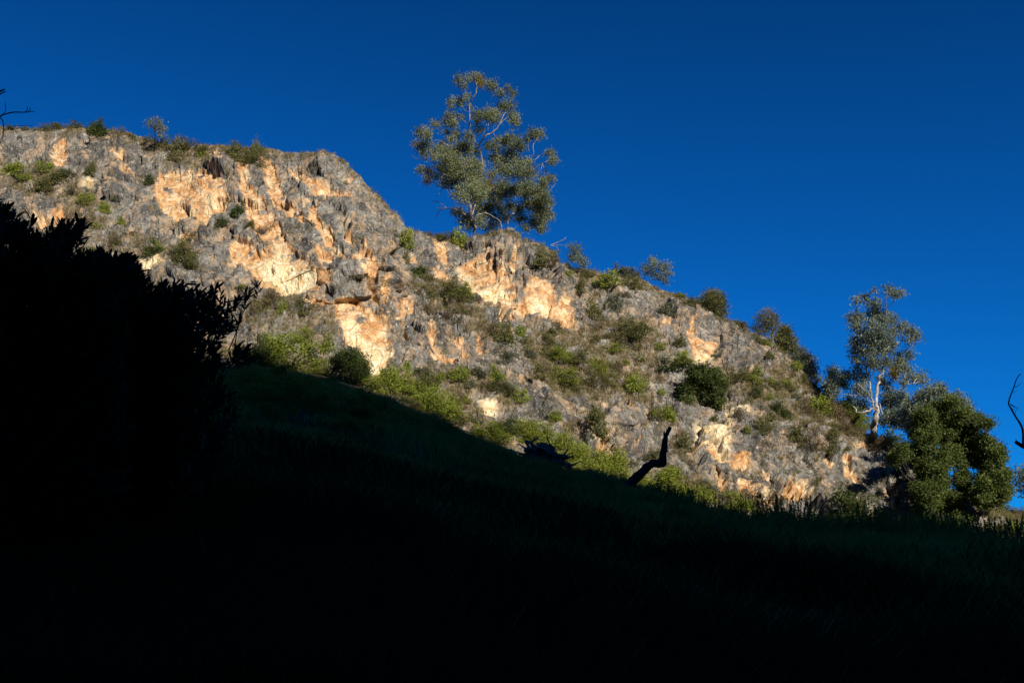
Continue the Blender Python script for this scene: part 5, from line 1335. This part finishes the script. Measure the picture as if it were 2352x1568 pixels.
# tall spiky weeds standing along the crest of the near slope
def crest_pts(px0, px1, n, seed, dens=None):
    r = np.random.default_rng(seed); out = []
    while len(out) < n:
        px = r.uniform(px0, px1)
        if dens is not None and r.random() > dens(px): continue
        X, _, _ = at(px, float(foot_y(px)), 40.0)
        Y = float(np.interp(px, CR[:, 0], CR[:, 2])) * r.uniform(.82, 1.03)
        x_ = X / 40 * Y
        out.append((x_, Y, float(ground_z(x_, Y))))
    return np.array(out), r
weeds = Tubes(); LV = []
wd = lambda px: .25 + .75 * max(math.exp(-((px - 1810) / 55) ** 2), math.exp(-((px - 2010) / 60) ** 2), math.exp(-((px - 2230) / 120) ** 2) * .9, .45 * math.exp(-((px - 1560) / 60) ** 2))
cpnt, r = crest_pts(1500, 2390, 820, 4, wd)
for p in cpnt:
    h_ = .22 + .85 * r.random() ** 1.3
    tip = p + np.array([r.normal() * .14, r.normal() * .14, h_])
    pth = smooth_path([p - [0, 0, .05], (p + tip) / 2 + r.normal(size=3) * .02, tip], 2)
    weeds.add(pth, np.linspace(.012, .006, len(pth)), 4, cap=False)
    m = int(26 * h_ / .5)
    t = r.random(m) ** .8
    c_ = p + (tip - p) * t[:, None] + r.normal(size=(m, 3)) * np.array([.035, .035, .01]) * (1.25 - t[:, None])
    LV.append(c_)
LV = np.concatenate(LV)
Vl, Fl = leaves_mesh(LV, .075, .03, up=1.3, r=r)
Vt = np.concatenate(weeds.V); Ft = np.concatenate(weeds.F)
o = mesh_obj('tall_weeds', np.concatenate([Vt, Vl]), np.concatenate([Ft, Fl + len(Vt)]), M['grass'], attrs={'tone': np.full(len(Vt) + len(Vl), .35)})
tag(o, 'tall spiky dark weeds silhouetted along the crest of the near slope', 'weeds', kind='stuff')

# ------------------------------------------------------------------ rocks
def rock_mesh(name, size, seed, mat=None, sub=4, squash=(1, 1, .7)):
    import bmesh
    bm = bmesh.new(); bmesh.ops.create_icosphere(bm, subdivisions=sub, radius=1.0)
    v = np.array([q.co[:] for q in bm.verts])
    # cut by random planes for a broken, faceted shape
    r = np.random.default_rng(seed)
    for _ in range(11):
        n = r.normal(size=3); n /= np.linalg.norm(n); d = r.uniform(.55, .85)
        e = v @ n - d; v -= np.clip(e, 0, 9)[:, None] * n * .92
    v *= 1 + .10 * fbm(v * 2 + seed, 3)[:, None]
    f, _, e = facet(v * 2.6 + seed, 1.2); v *= 1 + .05 * f[:, None] - .04 * np.clip(1 - e / .1, 0, 1)[:, None]
    for q, c in zip(bm.verts, v * np.array(squash) * np.array(size)): q.co = c
    me = bpy.data.meshes.new(name); bm.to_mesh(me); bm.free()
    me.materials.append(mat or M['rock'])
    o = link(bpy.data.objects.new(name, me)); return o
def put_rock(c, x, y, w, h, label, seed, surf, push=.3, cat='boulder', name='boulder', rot=None):
    X, Y_ = CROPS[c](x, y); s = SC[c]
    p = hit(X, Y_, surf); mpp = p.y / F * 1.03
    o = rock_mesh(name, (w * s * mpp * .58, max(w, h) * s * mpp * .5, h * s * mpp * .75), seed, sub=4 if w * s > 14 else 3)
    o.location = p + Vector((0, push * w * s * mpp * .5, 0)); o.rotation_euler = (0, rot or 0, 0)
    tag(o, label, cat); return o
put_rock('C4', 500, 1140, 110, 120, 'rough grey rounded boulder, left one of two side by side mid-slope', 2, 'cliff')
put_rock('C4', 605, 1140, 105, 110, 'smooth pale grey rounded boulder, right one of two side by side mid-slope', 5, 'cliff')
put_rock('C4', 470, 50, 70, 60, 'pale upright block on the brink under the lone gum', 8, 'cliff', .1)
put_rock('C8', 1655, 270, 90, 120, 'grey-white rounded block perched left of the dark slanting crack', 12, 'cliff', .5)
put_rock('C8', 1830, 610, 150, 130, 'dark grey boulder overhanging a peach ledge low on the cliff', 14, 'cliff', .5, rot=.5)
put_rock('C8', 2215, 660, 120, 90, 'dark flat-topped block right of the overhanging boulder', 15, 'cliff', .5, rot=.4)
put_rock('C1', 1110, 1630 - 1160 + 160, 40, 50, 'small grey boulder beside the foot of the twiggy skyline tree', 16, 'cliff', .2)
put_rock('C4', 1480, 1050, 130, 50, 'pale low rock on the dry ledge right of the central scrub', 17, 'cliff', .3)
for n_, (x, y, w, h, lab) in enumerate([(1250, 560, 190, 90, 'dim grey rock outcrop in the shade below the fourth belt bush'), (1740, 645, 90, 60, 'dim pale upright rock in the shade between outcrop and root pile'),
        (1570, 640, 90, 40, 'dim low rock left of the pale upright rock in the shade'), (1950, 730, 140, 90, 'dim lumpy rock just left of the root pile'), (970, 900, 240, 80, 'broad flat dark rock half sunk in the shaded grass'),
        (690, 865, 120, 50, 'dark rock left of the broad flat one in the shaded grass'), (1100, 750, 40, 18, 'small pale stone lying in the shaded grass above the broad rock'), (415, 412, 24, 14, 'tiny pale stone in the shade beside the black foliage'),
        (875, 552, 20, 10, 'tiny pale stone in the grass below the dim outcrop'), (960, 720, 50, 40, 'knobbly dark stone above the broad flat rock'), (1930, 900, 90, 40, 'dim stone in the grass below the root pile')]):
    put_rock('B2', x, y, w, h, lab, 40 + n_, 'ground', 0, 'rock', 'rock')
for n_, (x, y, w, h, lab) in enumerate([(980, 925, 70, 24, 'dark flat stone right of centre on the shaded slope'), (1620, 1455 - 700, 40, 20, 'small stone right under the broken log'), (2480 - 500, 990, 40, 20, 'small stone on the shaded slope below the spiky weeds')]):
    put_rock('C8', x, y, w, h, lab, 60 + n_, 'ground', 0, 'rock', 'rock')
put_rock('C7', 1620, 1455, 34, 9, 'thin pale stone in the dark grass at lower right', 71, 'ground', 0, 'rock', 'rock')
put_rock('F', 322, 1261, 12, 4, 'tiny pale stone in the darkness at lower left', 72, 'ground', 0, 'rock', 'rock')

# ------------------------------------------------------------------ upturned root pile and the weathered stump
p = hit(*C8(490, 600), 'ground'); mpp = p.y / F; r = np.random.default_rng(15)
root = empty('root_pile', tuple(p)); tag(root, 'tangled grey upturned root mass of a fallen tree in the shade', 'root pile')
W_, H_ = 350 * .31739 * mpp, 215 * .31739 * mpp
tb = Tubes()
tb.add(smooth_path([(-.1 * W_, .1, -.1), (-.03 * W_, 0, .25 * H_), (.05 * W_, -.1, .5 * H_), (.12 * W_, .3, .62 * H_)], 4), np.linspace(.30, .24, 13) * W_ * .32, 10, .5)
tb.build('trunk', M['dead'], root)
tb = Tubes()
for i in range(90):
    a = r.uniform(-.5, 3.6); L = r.uniform(.10, .40)
    c0 = np.array([r.normal() * .08 * W_ + .02 * W_, r.normal() * .15, (.38 + r.normal() * .14) * H_])
    ex = math.cos(a) * L * W_ - (.06 * W_ if i % 3 else 0); ez = math.sin(a) * L * H_ * .9
    skew = -.33 * ex * .9
    c2 = c0 + np.array([ex, r.normal() * .35, ez + skew * .6]); c2[2] = max(c2[2], -.35)
    mid = (c0 + c2) / 2 + r.normal(size=3) * .26
    q = smooth_path([c0, c0 * .6 + mid * .4 + r.normal(size=3) * .08, mid, c2 + r.normal(size=3) * .16, c2 + np.array([r.normal() * .3, r.normal() * .1, r.normal() * .22])], 4)
    tb.add(q, np.linspace(r.uniform(.07, .16), .035, len(q)), 6, .6)
tb.build('roots', M['dead'], root)
for sx, hh in ((-.17, .62), (.28, .5)):
    tb = Tubes(); tb.add(smooth_path([(sx * W_, -.25, -.1), (sx * W_ + .03, -.25, hh * .3 * H_), (sx * W_ + .1, -.2, hh * H_)], 3), np.linspace(.12, .07, 7), 8, .4); tb.build('root_stub', M['dead'], root)

p = hit(*C8(842, 705), 'ground'); mpp = p.y / F
tb = Tubes(); hh = 115 * .31739 * mpp; rr = 21 * .31739 * mpp
tb.add(smooth_path([(0, 0, -.15), (0, 0, hh * .3), (-.03, 0, hh * .7), (-.02, 0, hh * .98)], 4), [rr * 1.35, rr * 1.1, rr, rr * .95, rr * .92, rr * .9, rr * .9, rr * .9, rr * .95, rr * .95, rr * .9, rr * .78, rr * .5], 12, .3)
o = tb.build('tree_stump', M['dead']); o.location = p; tag(o, 'short upright weathered stump at the shade edge of the lit bushes', 'stump')

# ------------------------------------------------------------------ the black leafy shrub that fills the left foreground
OUT = [B1(*q) for q in [(-60, 60), (20, 110), (60, 130), (110, 140), (150, 190), (200, 165), (235, 165), (215, 230), (190, 270), (250, 290), (300, 270), (360, 240), (430, 210), (455, 175), (500, 190), (530, 240), (580, 262), (540, 310), (500, 350), (450, 400), (480, 450), (540, 430), (600, 430), (650, 425), (700, 430), (745, 445), (800, 425), (860, 430), (900, 500), (930, 520), (930, 590), (990, 620), (1060, 625), (1110, 620), (1150, 590), (1200, 590), (1270, 610), (1300, 650), (1360, 680), (1400, 650), (1460, 640), (1530, 650), (1560, 650), (1610, 640), (1650, 620), (1720, 630), (1700, 690), (1640, 730), (1600, 790), (1570, 820), (1590, 860), (1570, 910), (1530, 950), (1470, 960), (1430, 980), (1430, 1040), (1500, 1030), (1560, 1000), (1620, 1000), (1700, 1010), (1750, 1020), (1700, 1080), (1560, 1120), (1500, 1200), (1520, 1320), (1560, 1430), (1600, 1490), (1500, 1600), (1450, 1800), (1380, 2000), (1200, 2300), (900, 2500), (400, 2600), (-100, 2600)]]
oa = np.array(OUT)
def black_bush(x0, x1, n, Y0, Y1, seed, label, basepx, leafL, inner=9.0, off=0):
    r = np.random.default_rng(seed)
    X = r.uniform(max(x0, oa[:, 0].min()), x1, n * 4); Yp = r.uniform(oa[:, 1].min(), oa[:, 1].max(), n * 4)
    d = inpoly(X, Yp, OUT); keep = (d > 2) & ((d > inner) | (r.random(len(d)) < .45))
    dd = d
    # thinner near the lower right fringe so that light comes through between the sprays
    fr = np.clip((X - 250) / 220, 0, 1) * np.clip((150 + 70 * (Yp > 800) - d) / 130, 0, 1)
    keep &= r.random(len(d)) > fr * .86
    X, Yp = X[keep][:n], Yp[keep][:n]
    # denser sampling along the visible rim
    Yd = r.uniform(Y0, Y1, len(X))
    b = Vector(at(basepx[0], basepx[1], (Y0 + Y1) / 2)); b.z = float(ground_z(b.x, b.y)); root = empty('leafy_shrub', tuple(b)); tag(root, label, 'shrub')
    tips = at(X, Yp, Yd)
    gz_ = ground_z(tips[:, 0], tips[:, 1]); ok = tips[:, 2] > gz_ + .05
    tips = tips[ok]; bb = np.array(b)
    m = len(tips)
    # twig direction: outward and up from the base
    ax = tips - (bb + np.array([0, 0, -1.0])); ax /= np.linalg.norm(ax, axis=1, keepdims=True)
    ax = ax + r.normal(size=(m, 3)) * .35 + np.array([.25, 0, .25]); ax /= np.linalg.norm(ax, axis=1, keepdims=True)
    k = 15
    T = np.repeat(tips, k, 0); A = np.repeat(ax, k, 0)
    u = r.random(m * k)
    pos = T - A * (u * .20)[:, None]
    sd_ = r.normal(size=(m * k, 3)); sd_ -= (sd_ * A).sum(1)[:, None] * A; sd_ /= np.linalg.norm(sd_, axis=1, keepdims=True)
    dirn = A * (1.15 - u * .7)[:, None] + sd_ * .8; dirn /= np.linalg.norm(dirn, axis=1, keepdims=True)
    wv = np.cross(dirn, sd_ + .01); wv /= np.linalg.norm(wv, axis=1, keepdims=True)
    L = leafL * r.uniform(.7, 1.25, m * k)[:, None]; w_ = L * .105
    q0 = pos; q1 = pos + dirn * L * .35; q2 = pos + dirn * L * .75 - np.array([0, 0, .04]) * L; q3 = pos + dirn * L - np.array([0, 0, .10]) * L
    nv = 8
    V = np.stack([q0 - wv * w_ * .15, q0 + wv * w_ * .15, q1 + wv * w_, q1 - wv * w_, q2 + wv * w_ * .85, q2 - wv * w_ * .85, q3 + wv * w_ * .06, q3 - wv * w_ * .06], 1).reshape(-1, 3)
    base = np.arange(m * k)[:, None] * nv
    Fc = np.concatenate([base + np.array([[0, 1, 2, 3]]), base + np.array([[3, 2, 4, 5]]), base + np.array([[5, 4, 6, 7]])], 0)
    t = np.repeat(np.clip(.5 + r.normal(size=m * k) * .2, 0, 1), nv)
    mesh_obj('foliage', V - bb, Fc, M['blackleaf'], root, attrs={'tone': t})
    tb = Tubes()
    for i in range(0, m, 2):
        e = tips[i]; st = e - ax[i] * r.uniform(.35, .7) - np.array([.10, 0, .12])
        tb.add(smooth_path([st - bb, (st + e) / 2 - bb + r.normal(size=3) * .02, e - bb], 2), np.linspace(.008, .003, 5), 4, cap=False)
    for i in range(36):
        e = tips[r.integers(0, m)]; s0 = bb + np.array([r.normal() * .3, r.normal() * .3, -.1])
        tb.add(smooth_path([s0 - bb, (s0 * .5 + e * .5) - bb + r.normal(size=3) * .12, e - bb], 4), np.linspace(.035, .008, 9), 5, cap=False)
    tb.build('stems', M['bark_dark'], root)
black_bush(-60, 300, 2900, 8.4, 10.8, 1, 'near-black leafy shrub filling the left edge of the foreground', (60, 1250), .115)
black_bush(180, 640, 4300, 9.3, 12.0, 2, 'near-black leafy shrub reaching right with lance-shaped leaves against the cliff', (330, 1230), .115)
